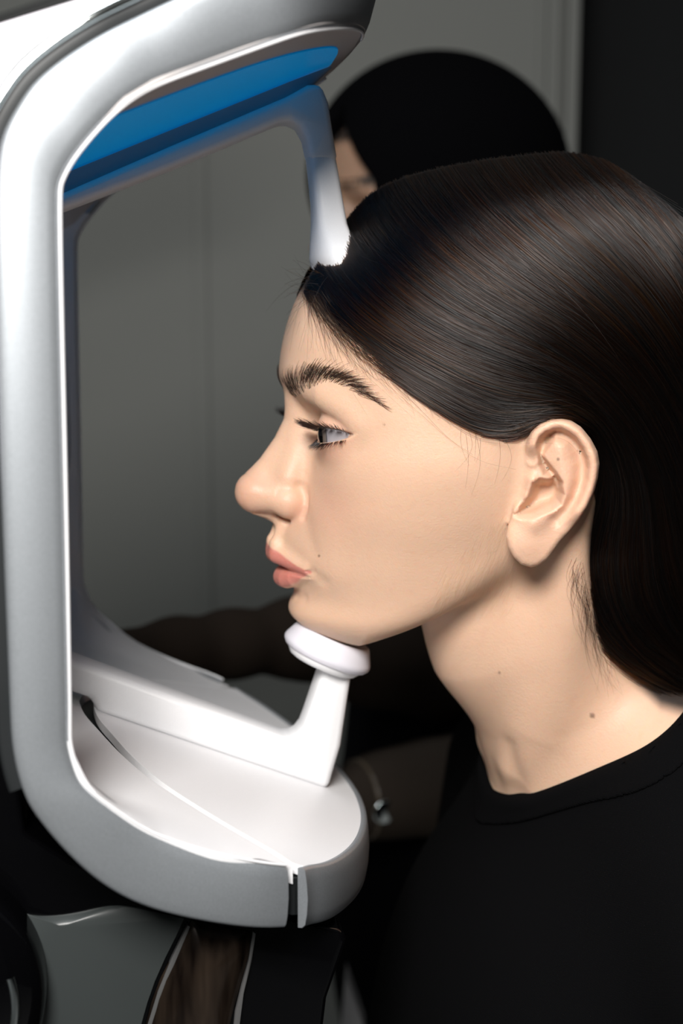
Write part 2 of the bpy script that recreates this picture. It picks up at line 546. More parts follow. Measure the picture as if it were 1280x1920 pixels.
def d_ear(P):
    q = P - E_ORG
    p = np.stack([q @ E1, q[:, 2]], -1); w = q @ E3
    d2 = poly_sd(p, EAR_OUT)
    dh = poly_dist(p, EAR_HELIX)
    t_h = sm(p[:, 1], -22, -6)
    wf = np.zeros(len(P)) + 1.2
    wf += (1.2 + 3.4 * t_h) * np.exp(-(dh / 2.5) ** 4) * sm(np.linalg.norm(p - EAR_HELIX[0], axis=1), 0, 7) * sm(np.linalg.norm(p - EAR_HELIX[-1], axis=1), 0, 9)
    wf += 2.4 * np.exp(-(poly_dist(p, EAR_ANTI) / 4.2) ** 2)
    wf -= 3.2 * np.exp(-(poly_dist(p, EAR_SCAPHA) / 2.6) ** 2) * (0.45 + 0.55 * t_h)
    wf -= 12.0 * sm(-poly_sd(p, EAR_CONCHA), -1.6, 3.6)
    wf -= 6.5 * sm(-poly_sd(p, EAR_CYMBA), -1.4, 2.0)
    wf -= 6.0 * sm(-poly_sd(p, EAR_TRI), -1.2, 2.4)
    wf -= 3.2 * sm(EAR_FRONT - p[:, 0], -1.0, 5.0) * sm(p[:, 1], -13, -4)
    wf += 3.0 * np.exp(-(poly_dist(p, EAR_TRAGUS) / 2.6) ** 2)
    dl = np.linalg.norm((p - EAR_LOBE) / np.array([8.5, 9.0]), axis=1)
    wf += 2.6 * np.exp(-dl ** 2)
    rim = np.exp(-(np.minimum(d2, 0) / 2.0) ** 2)
    wb = wf * 0 - 3.2 - 14.0 * sm(-poly_sd(p, EAR_CONCHA), -2.0, 4.0) - 9 * sm(-poly_sd(p, EAR_TRI), -1.0, 2.2) - 9 * sm(-poly_sd(p, EAR_CYMBA), -1.0, 2.2)
    wb = wb + 0.8 * np.exp(-dl ** 2)
    bowl = np.minimum(np.minimum(poly_sd(p, EAR_CONCHA), poly_sd(p, EAR_CYMBA)), poly_sd(p, EAR_TRI)) - 1.6
    wb = np.minimum(wb - 13 * sm(-bowl, -5.0, 0.0), wf - 3.6)
    f = smax((w - wf) * 0.62, d2, 3.0)
    f = smax(f, (wb - w) * 0.8, 2.5)
    return f, np.minimum((w - wf) * 0.62, -bowl)

def _nose():
    pr = np.array([(1.5, 47.1), (0.4, 40.7), (-3.8, 32.7), (-10.4, 23.6), (-15.9, 18.1), (-20, 13.3), (-21.2, 10.1), (-20.5, 6.4), (-18.4, 2.6), (-13.4, -.3), (-7.9, -2.8), (-4.2, -4.7)])
    rr = np.array([6.2, 5.8, 6.0, 6.6, 7.2, 8.0, 8.4, 8.2, 7.0, 4.6, 3.6, 3.2])
    t = np.gradient(pr, axis=0); t /= np.linalg.norm(t, axis=1)[:, None]
    n = np.stack([t[:, 1], -t[:, 0]], -1)          # outward: forwards and, on the bridge, upwards
    c = pr - n * rr[:, None]
    return np.stack([c[:, 0], c[:, 0] * 0, c[:, 1], rr], -1)
NOSE = _nose()
EYE = np.array([22.6, 31.0, 36.2])
def d_neck(P, hollow=True):
    """neck, shoulders and chest, shared by the skin and the shirt"""
    Q = P * np.array([1, 1, 1.0])
    n = d_chain(Q, [(103, 0, -10, 44), (117, 0, -52, 46.5), (136, 0, -84, 47), (150, 0, -118, 50), (158, 0, -150, 60)], 14)
    n = smin(n, d_chain(Q, [(84, 0, -34, 22), (99, 0, -58, 30)]), 16)
    t = d_ell(P, (158, 0, -302), (115, 150, 184))
    sh = d_chain(P, [(166, 45, -108, 36), (172, 110, -148, 40), (170, 165, -185, 46), (140, 196, -420, 40)])
    f = smin(t, sh, 50)
    scm = d_chain(P, [(112, 58, 10, 6), (113, 48, -40, 8), (108, 33, -92, 7.5), (103, 23, -116, 4)])
    f = smin(smin(n, scm, 16), f, 16)
    return f + groove(P, [(101, 27, -102), (98, 26, -130)], 6.5, 2.6) if hollow else f

def f_body(P):
    f = d_face(P)
    # lower border of the jaw
    hc = -59.0 + np.maximum(P[:, 0] - 30, 0) * 0.60 + 0.004 * np.maximum(30 - P[:, 0], 0) ** 2
    f = smax(f, (hc - P[:, 2]) * 0.86, 15)
    f = smin(f, d_ell(P, (101, 0, 70), (97.5, 70.5, 75)), 8)
    # nose, lips, chin, eyes
    m = box_mask(P, (-40, -1, -60), (60, 62, 75))
    if m.any():
        p = P[m]; g = f[m]
        fold = d_chain(p, [(10.5, 17, 52.5, 3.6), (10.5, 25, 53.5, 4.6), (13.4, 33, 52, 5.0), (19.0, 39.5, 48, 4.8), (25, 44, 42, 3.6)])
        g = smin(g, fold, 9)
        de = np.linalg.norm(p - EYE, axis=1)
        lid = de - 13.5
        kk = np.where(p[:, 2] > 38, 1.6, 6.0)
        h_ = np.maximum(kk - np.abs(g - lid), 0) / kk
        g = np.minimum(g, lid) - h_ * h_ * kk * 0.25
        # opening between the lids
        q = p - EYE
        al = np.degrees(np.arctan2(q[:, 1], -q[:, 0])); el = np.degrees(np.arcsin(np.clip(q[:, 2] / np.maximum(de, 1e-6), -1, 1)))
        x = np.clip((al - 16) / 74, -1, 1)
        mid = 2.0 + 3.5 * x
        up = mid + 17 * (1 - x ** 2) ** 0.75 - 3
        lo = mid - 17.5 * (1 - x ** 2) ** 0.7 + 2
        cut = np.maximum(el - up, lo - el) * (math.pi / 180 * 13)
        cut = np.maximum(cut, (np.abs(al - 16) - 74) * 0.2)
        cut = np.maximum(cut, np.maximum(10.9 - de, de - 17))
        # nose
        g = smin(g, d_chain(p, NOSE), 7)
        wall = d_chain(p, [(9.5, 5, 40, 4.2), (5.5, 6.6, 27, 5.6), (1.5, 8, 16, 6.4)])
        g = smin(g, wall, 7)
        g = smin(g, d_chain(p, [(-11.0, 3.0, 8.6, 7.0), (-4, 7.6, 7.4, 6.6), (0.4, 10.2, 6.2, 6.0)]), 5.0)
        g = smin(g, d_ell(p, (0.4, 10.6, 5.6), (6.6, 6.0, 6.6)), 2.0)
        # alar crease
        g = g + groove(p, [(4.6, 15.0, 13.0), (7.2, 16.6, 9.0), (7.8, 17.4, 5.0), (6.8, 16.6, 0.0)], 2.0, 1.0)
        # nostril
        g = smax(g, -d_chain(p, [(-12.2, 4.2, 0.4, 1.3), (-6.5, 6.6, -1.6, 2.3), (-0.5, 8.6, -2.2, 2.3)]), 1.4)
        g = smax(g, -d_chain(p, [(-4, 6.4, -1, 2.4), (-1, 6.0, 7, 2.0)]), 1.2)
        # philtrum and the ridge beside it
        g = smin(g, d_chain(p, [(-1.0, 4.6, -5, 1.6), (-4.8, 5.0, -12.2, 1.9)]), 4.0)
        g = smax(g, -d_chain(p, [(-6.6, 0, -6.5, 1.0), (-9.6, 0, -12.0, 1.2)]), 3.0)
        # lips
        U = [(-4.0, 0, -17.8, 4.2), (-3.6, 5, -17.8, 4.0), (0.7, 11, -19.7, 3.0), (4.5, 17, -21.1, 1.7), (8.0, 21.5, -22.1, 0.8), (11.5, 24, -22.4, 0.5)]
        L = [(-0.4, 0, -28.6, 4.6), (0.5, 5, -28.4, 4.4), (2.6, 10, -27.4, 3.7), (5.8, 16, -25.0, 2.1), (8.6, 21, -23.4, 0.9), (12, 24, -22.7, 0.5)]
        g = smin(g, d_chain(p, U), 5.0)
        low = d_chain(p, L)
        g = np.where(p[:, 2] > -25.4, smin(g, low, 0.8), smin(g, low, 3.6))
        g = smax(g, -d_chain(p, [(-3.4, 0, -23.8, 0.3), (-0.4, 8, -22.6, 0.3), (4.0, 17, -22.3, 0.25), (7.4, 23.0, -22.4, 0.1)]), 0.8)
        g = g + groove(p, [(7.6, 23.8, -22.4), (8.6, 25, -22.6)], 1.6, 0.8)
        # corner of the mouth, nasolabial hollow
        g = g + groove(p, [(8.2, 25.0, -22.6), (11.5, 28.5, -26.0)], 3.0, 1.0)
        g = g + groove(p, [(7.6, 19.5, 1.0), (8.2, 21.5, -5.5), (10.0, 25.0, -12.5)], 4.2, 0.42) - groove(p, [(12.0, 27, 4), (14.5, 31, -6)], 9.0, 0.7)
        g = g + groove(p, [(5.0, 6, -36.5), (6.2, 13, -35.5)], 2.4, 0.7)
        # eye opening last
        g = smax(g, -cut, 0.7)
        f[m] = g
    m = box_mask(P, (60, 50, -45), (135, 110, 70))
    if m.any():
        p = P[m]
        e, carve = d_ear(p)
        f[m] = smin(smax(f[m], carve, 1.0), e, 3.2)
    n = d_neck(P)
    f = smin(f, n, 14)
    f = smax(f, -320 - P[:, 2], 4)
    # nothing of the arms under the sleeves
    return smax(f, P[:, 1] - 150, 6)
HP, HQ, _proj = sdf_mesh(f_body, (-32, 0, -326), (215, 158, 152), 2.0, subdiv=1, newton=2)
_c = HP[HQ].mean(1)
_sel = ((_c[:, 0] < 30) & (np.abs(_c[:, 1]) < 50) & (_c[:, 2] > -50) & (_c[:, 2] < 62)) | ((_c[:, 0] > 70) & (_c[:, 0] < 125) & (_c[:, 1] > 60) & (_c[:, 2] > -24) & (_c[:, 2] < 52))
_n0 = len(HP)
HP, HQ, HN = subdivide_some(HP, HQ, _sel)
HP[_n0:] = _proj(HP[_n0:], 2)
print('HEAD', len(HP), len(HQ), len(HN))
# ------------------------------------------------------------------ skin
def skin_mat(name='skin', base=(0.69, 0.455, 0.32, 1)):
    m = bpy.data.materials.new(name); m.use_nodes = True
    nt = m.node_tree; b = nt.nodes['Principled BSDF']
    N, L = nt.nodes.new, nt.links.new
    tc = N('ShaderNodeTexCoord')
    def attr(n):
        a = N('ShaderNodeAttribute'); a.attribute_name = n; return a.outputs['Fac']
    def mix(fac, A, B, blend='MIX'):
        x = N('ShaderNodeMix'); x.data_type = 'RGBA'; x.blend_type = blend
        if isinstance(fac, float): x.inputs['Factor'].default_value = fac
        else: L(fac, x.inputs['Factor'])
        for s_, v in (('A', A), ('B', B)):
            if isinstance(v, tuple): x.inputs[s_].default_value = v
            else: L(v, x.inputs[s_])
        return x.outputs['Result']
    def noise(sc, det=3):
        n = N('ShaderNodeTexNoise'); n.inputs['Scale'].default_value = sc; n.inputs['Detail'].default_value = det
        L(tc.outputs['Object'], n.inputs['Vector']); return n.outputs['Fac']
    c = mix(noise(45), tuple(v * 0.94 for v in base[:3]) + (1,), tuple(v * 1.06 for v in base[:3]) + (1,))
    mr = N('ShaderNodeMapRange'); mr.inputs['From Min'].default_value = 0.55; mr.inputs['From Max'].default_value = 0.8; mr.inputs['To Max'].default_value = 0.22
    L(noise(260, 3), mr.inputs['Value'])
    c = mix(mr.outputs['Result'], c, (0.60, 0.32, 0.22, 1))
    c = mix(attr('blush'), c, (0.60, 0.27, 0.20, 1))
    lipn = mix(noise(1600, 2), (0.50, 0.155, 0.125, 1), (0.60, 0.225, 0.185, 1))
    c = mix(attr('lip'), c, lipn)
    c = mix(attr('mole'), c, (0.10, 0.045, 0.03, 1))
    c = mix(attr('scalp'), c, (0.030, 0.021, 0.017, 1))
    L(c, b.inputs['Base Color'])
    b.inputs['Subsurface Weight'].default_value = 0.55
    b.inputs['Subsurface Radius'].default_value = (1.0, 0.36, 0.18)
    b.inputs['Subsurface Scale'].default_value = 0.0028
    b.inputs['Specular IOR Level'].default_value = 0.42
    r = N('ShaderNodeMapRange'); r.inputs['To Min'].default_value = 0.50; r.inputs['To Max'].default_value = 0.34
    L(attr('gloss'), r.inputs['Value']); L(r.outputs['Result'], b.inputs['Roughness'])
    v = N('ShaderNodeTexVoronoi'); v.inputs['Scale'].default_value = 1250
    L(tc.outputs['Object'], v.inputs['Vector'])
    bp = N('ShaderNodeBump'); bp.inputs['Strength'].default_value = 0.20; bp.inputs['Distance'].default_value = 0.00025
    L(v.outputs['Distance'], bp.inputs['Height'])
    n2 = noise(700, 3)
    bp2 = N('ShaderNodeBump'); bp2.inputs['Strength'].default_value = 0.26; bp2.inputs['Distance'].default_value = 0.0004
    L(n2, bp2.inputs['Height']); L(bp.outputs['Normal'], bp2.inputs['Normal'])
    L(bp2.outputs['Normal'], b.inputs['Normal'])
    return m

def set_attr(me, name, val):
    a = me.attributes.new(name, 'FLOAT', 'POINT')
    a.data.foreach_set('value', np.asarray(val, np.float32))

person = mesh_obj('person', W(HP), HQ, skin_mat(), ngons=HN, loc=W((150, 0, -320)))
tag(person, 'seated dark-haired person in a black top, chin on the white chin rest, facing left', 'person')
X = HP.copy(); X[:, 1] = np.abs(X[:, 1])
ss = X[:, 1]
up_b = lerp_tab_ = np.interp(ss, [0, 2, 5, 9, 13, 18, 21.5, 23.6], [-14.6, -14.3, -13.6, -15.6, -17.9, -20.4, -21.7, -22.3])
lo_b = np.interp(ss, [0, 5, 10, 14, 17, 20, 23.6], [-33.2, -32.8, -31.2, -29.0, -26.9, -24.8, -22.7])
lip = sm(up_b - X[:, 2], -0.45, 0.45) * sm(X[:, 2] - lo_b, -0.6, 0.6) * sm(23.4 - ss, 0, 1.2) * (X[:, 0] < 12)
set_attr(person.data, 'lip', lip * 0.92)
blush = 0.28 * np.exp(-(np.linalg.norm((X - np.array([14, 34, 8])) / np.array([16, 18, 14]), axis=1)) ** 2)
blush += 0.40 * np.exp(-(np.linalg.norm((X - np.array([-16, 3, 9])) / np.array([10, 10, 10]), axis=1)) ** 2)
blush += 0.35 * np.exp(-(np.linalg.norm((X - np.array([4, 13, 2])) / np.array([6, 6, 6]), axis=1)) ** 2)
blush += 0.28 * np.exp(-((np.linalg.norm(X - EYE, axis=1) - 13.3) / 2.5) ** 2) * (X[:, 0] < 26)
earm = box_mask(X, (82, 66, -24), (125, 100, 52))
blush += 0.14 * earm * sm(ss, 68, 74)
set_attr(person.data, 'blush', np.clip(blush, 0, 0.8))
gl = 0.5 * lip + 0.6 * np.exp(-(np.linalg.norm((X - np.array([-9, 6, 14])) / np.array([12, 10, 16]), axis=1)) ** 2)
set_attr(person.data, 'gloss', np.clip(gl, 0, 1))
# hair-bearing scalp
HL = np.array([(16, 118), (4, 98), (9, 84), (19, 75), (33, 68), (50, 56), (64, 48), (76, 43), (88, 46), (100, 50), (114, 44), (118, 20), (114, -4), (120, -30), (132, -60), (150, -80), (230, -95), (230, 160), (20, 160)], float)
sd = poly_sd(X[:, [0, 2]], HL)
scalp = sm(-sd, -1.0, 5.0) * (1 - earm * sm(ss, 69, 72))
set_attr(person.data, 'scalp', scalp)
mole = np.zeros(len(X))
for u, v, s_, r_ in [(1110, 1342, 56, 1.0), (598, 1042, 26, 0.5), (720, 798, 55, 0.45), (1046, 861, 80, 0.6), (935, 1262, 48, 0.5), (931, 1508, 12, 0.8)]:
    d = ray(u, v); q = CAM - ORG
    c3 = np.array([q @ AX, q @ SX, q[2]]); d3 = np.array([d @ AX, d @ SX, d[2]])
    t = ((HP - c3) @ d3) / (d3 @ d3)
    dist = np.linalg.norm(HP - c3 - t[:, None] * d3, axis=1)
    mole = np.maximum(mole, (1 - sm(dist, r_ * 0.5, r_ * 1.5)) * (HP[:, 1] > 5) * 0.7)
set_attr(person.data, 'mole', mole)

BVH = BVHTree.FromPolygons([tuple(p) for p in HP], [tuple(q) for q in HQ])
def asf(d):
    return np.array([d @ AX, d @ SX, d[2]])
C3 = asf(CAM - ORG)
def hit(u, v):
    d = asf(ray(u, v))
    loc, nor, i, t = BVH.ray_cast(Vector(C3), Vector(d / np.linalg.norm(d)))
    if loc is None: return None, None
    n = np.array(nor)
    if n @ d > 0: n = -n
    return np.array(loc), n / np.linalg.norm(n)

def child(o, parent):
    bpy.context.view_layer.update()
    o.parent = parent
    o.matrix_parent_inverse = parent.matrix_world.inverted()
    return o

# ------------------------------------------------------------------ eyes
def eye_mat():
    m = bpy.data.materials.new('eye_ball'); m.use_nodes = True
    nt = m.node_tree; b = nt.nodes['Principled BSDF']; N, L = nt.nodes.new, nt.links.new
    tc = N('ShaderNodeTexCoord'); sp = N('ShaderNodeSeparateXYZ'); L(tc.outputs['Object'], sp.inputs[0])
    cr = N('ShaderNodeValToRGB')
    mr = N('ShaderNodeMapRange'); mr.inputs['From Min'].default_value = 0.0090; mr.inputs['From Max'].default_value = 0.0122
    L(sp.outputs['X'], mr.inputs['Value']); L(mr.outputs['Result'], cr.inputs['Fac'])
    e = cr.color_ramp.elements
    e[0].position = 0.0; e[0].color = (0.36, 0.34, 0.36, 1)
    e[1].position = 1.0; e[1].color = (0.004, 0.004, 0.004, 1)
    for p_, c_ in ((0.34, (0.32, 0.30, 0.33, 1)), (0.42, (0.06, 0.06, 0.065, 1)), (0.55, (0.15, 0.125, 0.11, 1)), (0.80, (0.11, 0.085, 0.07, 1)), (0.86, (0.006, 0.006, 0.006, 1))):
        k = e.new(p_); k.color = c_
    L(cr.outputs['Color'], b.inputs['Base Color'])
    b.inputs['Roughness'].default_value = 0.08
    b.inputs['Coat Weight'].default_value = 0.6
    return m
EM = eye_mat()
for sg in (1, -1):
    th = np.linspace(0, math.pi, 34); ph = np.linspace(0, 2 * math.pi, 56, endpoint=False)
    r = 12.0 + 0.9 * np.exp(-(th / 0.42) ** 4)
    rows = np.stack([np.outer(r * np.cos(th), np.ones(56)), np.outer(r * np.sin(th), np.cos(ph)), np.outer(r * np.sin(th), np.sin(ph))], -1)
    V, Q = loft(rows * 0.001, closed_v=True)
    o = mesh_obj('eye', V, Q, EM, loc=(0, 0, 0))
    g = Vector(tuple(-AX * 0.985 + SX * 0.02 * sg + np.array([0, 0, -0.06])))
    o.rotation_euler = g.to_track_quat('X', 'Z').to_euler()
    o.location = W(EYE * np.array([1, sg, 1]))
    child(o, person)

# ------------------------------------------------------------------ strands
def strands(name, curves, r0, r1, material, parent, label=None, kind=None):
    """curves: list of (n_i, 3) arrays in (a, s, h) mm"""
    sizes = [len(c) for c in curves]
    P = W(np.concatenate(curves)).astype(np.float32)
    hc = bpy.data.hair_curves.new(name)
    hc.add_curves(sizes)
    hc.attributes['position'].data.foreach_set('vector', P.ravel())
    rad = hc.attributes.get('radius') or hc.attributes.new('radius', 'FLOAT', 'POINT')
    rr = np.concatenate([np.linspace(r0, r1, n) for n in sizes]).astype(np.float32) * 0.001
    rad.data.foreach_set('value', rr)
    hc.materials.append(material)
    o = bpy.data.objects.new(name, hc)
    COL.objects.link(o)
    if parent: child(o, parent)
    tag(o, label, kind=kind)
    return o

def hair_mat(name, melanin, rough=0.28, rrough=0.45, red=0.6, rnd=0.25, coat=0.0):
    m = bpy.data.materials.new(name); m.use_nodes = True
    nt = m.node_tree
    for n in list(nt.nodes):
        if n.type == 'BSDF_PRINCIPLED': nt.nodes.remove(n)
    h = nt.nodes.new('ShaderNodeBsdfHairPrincipled')
    h.parametrization = 'MELANIN'
    h.inputs['Melanin'].default_value = melanin
    h.inputs['Melanin Redness'].default_value = red
    h.inputs['Roughness'].default_value = rough
    h.inputs['Radial Roughness'].default_value = rrough
    h.inputs['Random Color'].default_value = rnd
    h.inputs['Random Roughness'].default_value = 0.2
    out = [n for n in nt.nodes if n.type == 'OUTPUT_MATERIAL'][0]
    nt.links.new(h.outputs[0], out.inputs['Surface'])
    return m
HM = hair_mat('hair_dark_brown', 0.93, rough=0.25, red=0.25, rnd=0.35)
HM_FINE = hair_mat('hair_fine', 0.80)
HM_BROW = mat('hair_brow', (0.028, 0.018, 0.013, 1), 0.6, spec=0.2)
HM_FUZZ = hair_mat('hair_fuzz', 0.08)

def norm(v):
    return v / max(np.linalg.norm(v), 1e-9)

# brows
BROW = np.array([(540, 730, 20), (552, 722, 21), (570, 712, 20), (590, 705, 18), (612, 702, 15), (632, 706, 13), (652, 716, 12), (672, 729, 10), (692, 743, 7), (708, 753, 4), (720, 761, 2)], float)
brow = []
bc = spline(BROW, 200)
RT = asf(np.array([1.0, 0, 0])); UP3 = asf(UPV)
for i in range(1250):
    t = rng.random()
    if rng.random() > np.interp(t, [0, 0.08, 0.45, 0.75, 1], [0.8, 1, 0.75, 0.3, 0.06]): continue
    k = min(int(t * 199), 198)
    c = bc[k]; tg_ = norm((bc[min(k + 3, 199)] - bc[max(k - 3, 0)])[:2])
    nn = np.array([-tg_[1], tg_[0]])
    w = np.clip(rng.normal(0.12, 0.48), -0.9, 1)
    u, v = c[:2] + nn * w * c[2]
    p, n = hit(u, v)
    if p is None or p[0] > 60: continue
    ang = math.radians(np.interp(t, [0, 0.12, 0.3, 0.55, 1], [84, 66, 44, 8, -34]) + rng.normal(0, 9) + 14 * w * (1 - t))
    d = RT * math.cos(ang) + UP3 * math.sin(ang)
    d = norm(d - n * (d @ n))
    L_ = rng.uniform(4.5, 8.0) * np.interp(t, [0, 0.2, 0.7, 1], [0.85, 1.0, 0.85, 0.6])
    f = np.linspace(0, 1, 6)[:, None]
    bend = RT - n * (RT @ n)
    brow.append(p + d * L_ * f + bend * 1.2 * f ** 2 + n * (0.1 + 0.5 * np.sin(f * 2.4) - 0.02 * (L_ * f) ** 2))
far = [c * np.array([1, -1, 1]) for c in brow]
strands('eyebrow', brow, 0.055, 0.016, HM_BROW, person)
strands('eyebrow', far, 0.055, 0.016, HM_BROW, person)

# lashes
def lid_pt(al, upper, r=13.2):
    x = np.clip((al - 16) / 74, -1, 1)
    mid = 2.0 + 3.5 * x
    el = mid + 17 * (1 - x ** 2) ** 0.75 - 3 if upper else mid - 17.5 * (1 - x ** 2) ** 0.7 + 2
    a_, e_ = math.radians(al), math.radians(el)
    rad = np.array([-math.cos(e_) * math.cos(a_), math.cos(e_) * math.sin(a_), math.sin(e_)])
    return EYE + rad * r, rad
lash = []
for upper, n_, l0, l1 in ((True, 260, 7.5, 10.5), (False, 130, 3.0, 5.2)):
    for i in range(n_):
        al = rng.uniform(-46, 78)
        p, rad = lid_pt(al, upper)
        sgn = 1 if upper else -1
        d = norm(rad * 1.0 + np.array([-0.25, 0.10 + (al - 16) / 74 * 0.45, (-0.16 if upper else -0.55)]) + rng.normal(0, 0.09, 3))
        Lh = rng.uniform(l0, l1) * (0.75 + 0.25 * math.cos(math.radians(al - 25)))
        t = np.linspace(0, 1, 7)[:, None]
        cur = p + d * Lh * t + np.array([0, 0, sgn * 1.0]) * (t ** 2) * Lh * (0.24 if upper else 0.05)
        lash.append(cur)
strands('eyelashes', lash, 0.09, 0.02, hair_mat('lash', 0.99, rnd=0.0), person)
strands('eyelashes', [c * np.array([1, -1, 1]) for c in lash], 0.075, 0.015, bpy.data.materials['lash'], person)

# ------------------------------------------------------------------ head hair
def hair_shell(P):
    P = P.copy(); P[:, 1] = np.abs(P[:, 1])
    f = d_ell(P, (105, 0, 68), (103, 77.5, 84.5))
    dr = d_chain(P, [(126, 0, 28, 67), (150, 0, -30, 60), (176, 0, -95, 58), (196, 0, -190, 60)])
    return smin(f, dr, 22)
def shell_hit(u, v):
    d = asf(ray(u, v)); d = d / np.linalg.norm(d)
    t = 250.0; best = (1e9, t)
    for _ in range(140):
        f = hair_shell((C3 + d * t)[None])[0]
        if abs(f) < best[0]: best = (abs(f), t)
        if f < 0.05: break
        t += max(0.25, f * 0.7)
        if t > 900: break
    return C3 + d * best[1]
GUIDES = [
    [(571, 548), (596, 598), (640, 650), (700, 696), (770, 742), (840, 790), (905, 822), (965, 820), (1015, 792), (1075, 786), (1122, 835), (1124, 920), (1088, 1005), (1066, 1080), (1112, 1185), (1195, 1260), (1300, 1312)],
    [(582, 520), (625, 590), (690, 648), (770, 700), (855, 746), (945, 780), (1030, 772), (1100, 790), (1146, 856), (1158, 950), (1138, 1040), (1145, 1130), (1195, 1218), (1290, 1292)],
    [(600, 490), (660, 570), (740, 632), (830, 682), (930, 724), (1030, 742), (1115, 780), (1166, 866), (1180, 970), (1172, 1070), (1200, 1165), (1290, 1262)],
    [(632, 440), (705, 540), (800, 612), (905, 662), (1020, 702), (1115, 752), (1185, 850), (1210, 970), (1216, 1080), (1255, 1180), (1340, 1270)],
    [(665, 392), (745, 500), (850, 582), (965, 640), (1080, 700), (1170, 790), (1228, 910), (1250, 1040), (1285, 1150), (1370, 1260)],
    [(705, 358), (790, 465), (900, 552), (1020, 620), (1130, 700), (1215, 810), (1268, 945), (1300, 1080), (1350, 1190), (1420, 1270)],
    [(770, 330), (850, 430), (960, 522), (1080, 602), (1185, 700), (1262, 830), (1312, 980), (1355, 1110), (1420, 1230)],
    [(860, 309), (935, 400), (1040, 492), (1150, 588), (1245, 710), (1315, 860), (1368, 1020), (1425, 1160)],
    [(960, 294), (1030, 378), (1130, 470), (1230, 580), (1318, 730), (1385, 900), (1440, 1080)],
    [(1060, 287), (1130, 360), (1225, 460), (1320, 600), (1400, 780), (1460, 980)],
    [(1140, 305), (1215, 378), (1305, 490), (1400, 660), (1480, 880)],
    [(1210, 350), (1290, 430), (1385, 570), (1480, 800)],
]
NG = 26
GC = []
for g in GUIDES:
    pts = np.array([shell_hit(u, v) for u, v in g])
    pts = spline(pts, NG * 4)
    # even arc length
    L_ = np.concatenate([[0], np.cumsum(np.linalg.norm(np.diff(pts, axis=0), axis=1))])
    GC.append(np.stack([np.interp(np.linspace(0, L_[-1], NG), L_, pts[:, k]) for k in range(3)], -1))
GC = np.array(GC)
GC[:, 0, 1] = np.clip(GC[:, 0, 1], 1.0, None)
for _g in range(3):                      # behind the ear the hair lies close to the head
    q_ = GC[_g]
    q_[:, 1] -= (3 - _g) * 2.2 * sm(q_[:, 0], 98, 106) * sm(52 - q_[:, 2], 0, 14) * sm(q_[:, 2], -30, -5)
def shell_normal(P):
    e = 0.5
    g = np.stack([hair_shell(P + np.eye(3)[k] * e) - hair_shell(P - np.eye(3)[k] * e) for k in range(3)], -1)
    return g / np.maximum(np.linalg.norm(g, axis=1, keepdims=True), 1e-9)
def guide(gp, GC=GC):
    i = np.clip(gp.astype(int), 0, len(GC) - 2); f = (gp - i)[:, None, None]
    # cubic across guides
    im, ip = np.clip(i - 1, 0, None), np.clip(i + 2, None, len(GC) - 1)
    a, b, c, d = GC[im], GC[i], GC[i + 1], GC[ip]
    return 0.5 * ((2 * b) + (c - a) * f + (2 * a - 5 * b + 4 * c - d) * f ** 2 + (3 * b - a - 3 * c + d) * f ** 3)
GN = shell_normal(GC.reshape(-1, 3)).reshape(GC.shape)
def head_strands(n, side):
    gp = rng.random(n) ** 0.92 * (len(GC) - 1.001)
    C = guide(gp)
    t = np.linspace(0, 1, NG)[None, :]
    # clumps: neighbouring strands share a drift
    cl = np.clip((gp * 9 + rng.normal(0, 1.2, n)), 0, len(GC) * 9).astype(int)
    cr = np.random.default_rng(3)
    drift = cr.normal(0, 1, (len(GC) * 9 + 9, 6))
    dr = drift[cl]
    Nn = guide(gp, GN); Nn /= np.maximum(np.linalg.norm(Nn, axis=2, keepdims=True), 1e-9)
    T = np.gradient(C, axis=1); T /= np.maximum(np.linalg.norm(T, axis=2, keepdims=True), 1e-9)
    S = np.cross(Nn, T)
    depth = -np.abs(rng.normal(0, 1.9, n)) + rng.normal(0, 0.22, n) + 0.5
    ph = rng.random((n, 3)) * 6.28
    wob = (0.35 + 1.0 * t) * np.sin(t * (3 + 3 * rng.random((n, 1))) + ph[:, :1]) * 0.9 + dr[:, :1] * 1.6 * t + rng.normal(0, 0.5, (n, 1)) * (0.3 + t)
    lift = depth[:, None] * (0.5 + 0.5 * sm(t, 0, 0.15)) + 0.5 * np.sin(t * 7 + ph[:, 1:2]) * 0.6 * sm(t, 0.02, 0.2) + dr[:, 1:2] * 0.5 * sm(t, 0.02, 0.25)
    C = C + S * wob[..., None] + Nn * lift[..., None]
    # lengths differ
    end = rng.uniform(0.75, 1.0, n)
    idx = np.clip(t * end[:, None] * (NG - 1), 0, NG - 1.001)
    i0 = idx.astype(int); f = (idx - i0)[..., None]
    ar = np.arange(n)[:, None]
    C = C[ar, i0] * (1 - f) + C[ar, i0 + 1] * f
    C[..., 1] *= side
    return C
near = head_strands(24000, 1)
farh = head_strands(5000, -1)
# under-layer that closes the gaps
cap = []
for sg in (1, -1):
    G = guide(np.linspace(0, len(GC) - 1.001, 60))
    Nn = shell_normal(G.reshape(-1, 3)).reshape(G.shape)
    G = (G - Nn * np.linspace(1.5, 3.5, NG)[None, :, None])[:, 1:]
    for i_ in range(24):                 # the layer tucks in under the strands at the hairline
        w_ = (1 - i_ / 24)
        for k_ in range(4):
            G[i_, k_] = G[i_, k_] * (1 - w_) + (G[i_, 4] + (G[i_, k_] - G[i_, 4]) * 0.25 - Nn[i_, 4] * (5 - k_)) * w_
    G[..., 1] *= sg
    V, Q = loft(G)
    o = mesh_obj('hair_underlayer', W(V), Q, mat('hair_base', (0.010, 0.0075, 0.0065, 1), 0.55), loc=W(V.mean(0)))
    child(o, person)
    cap.append(o)
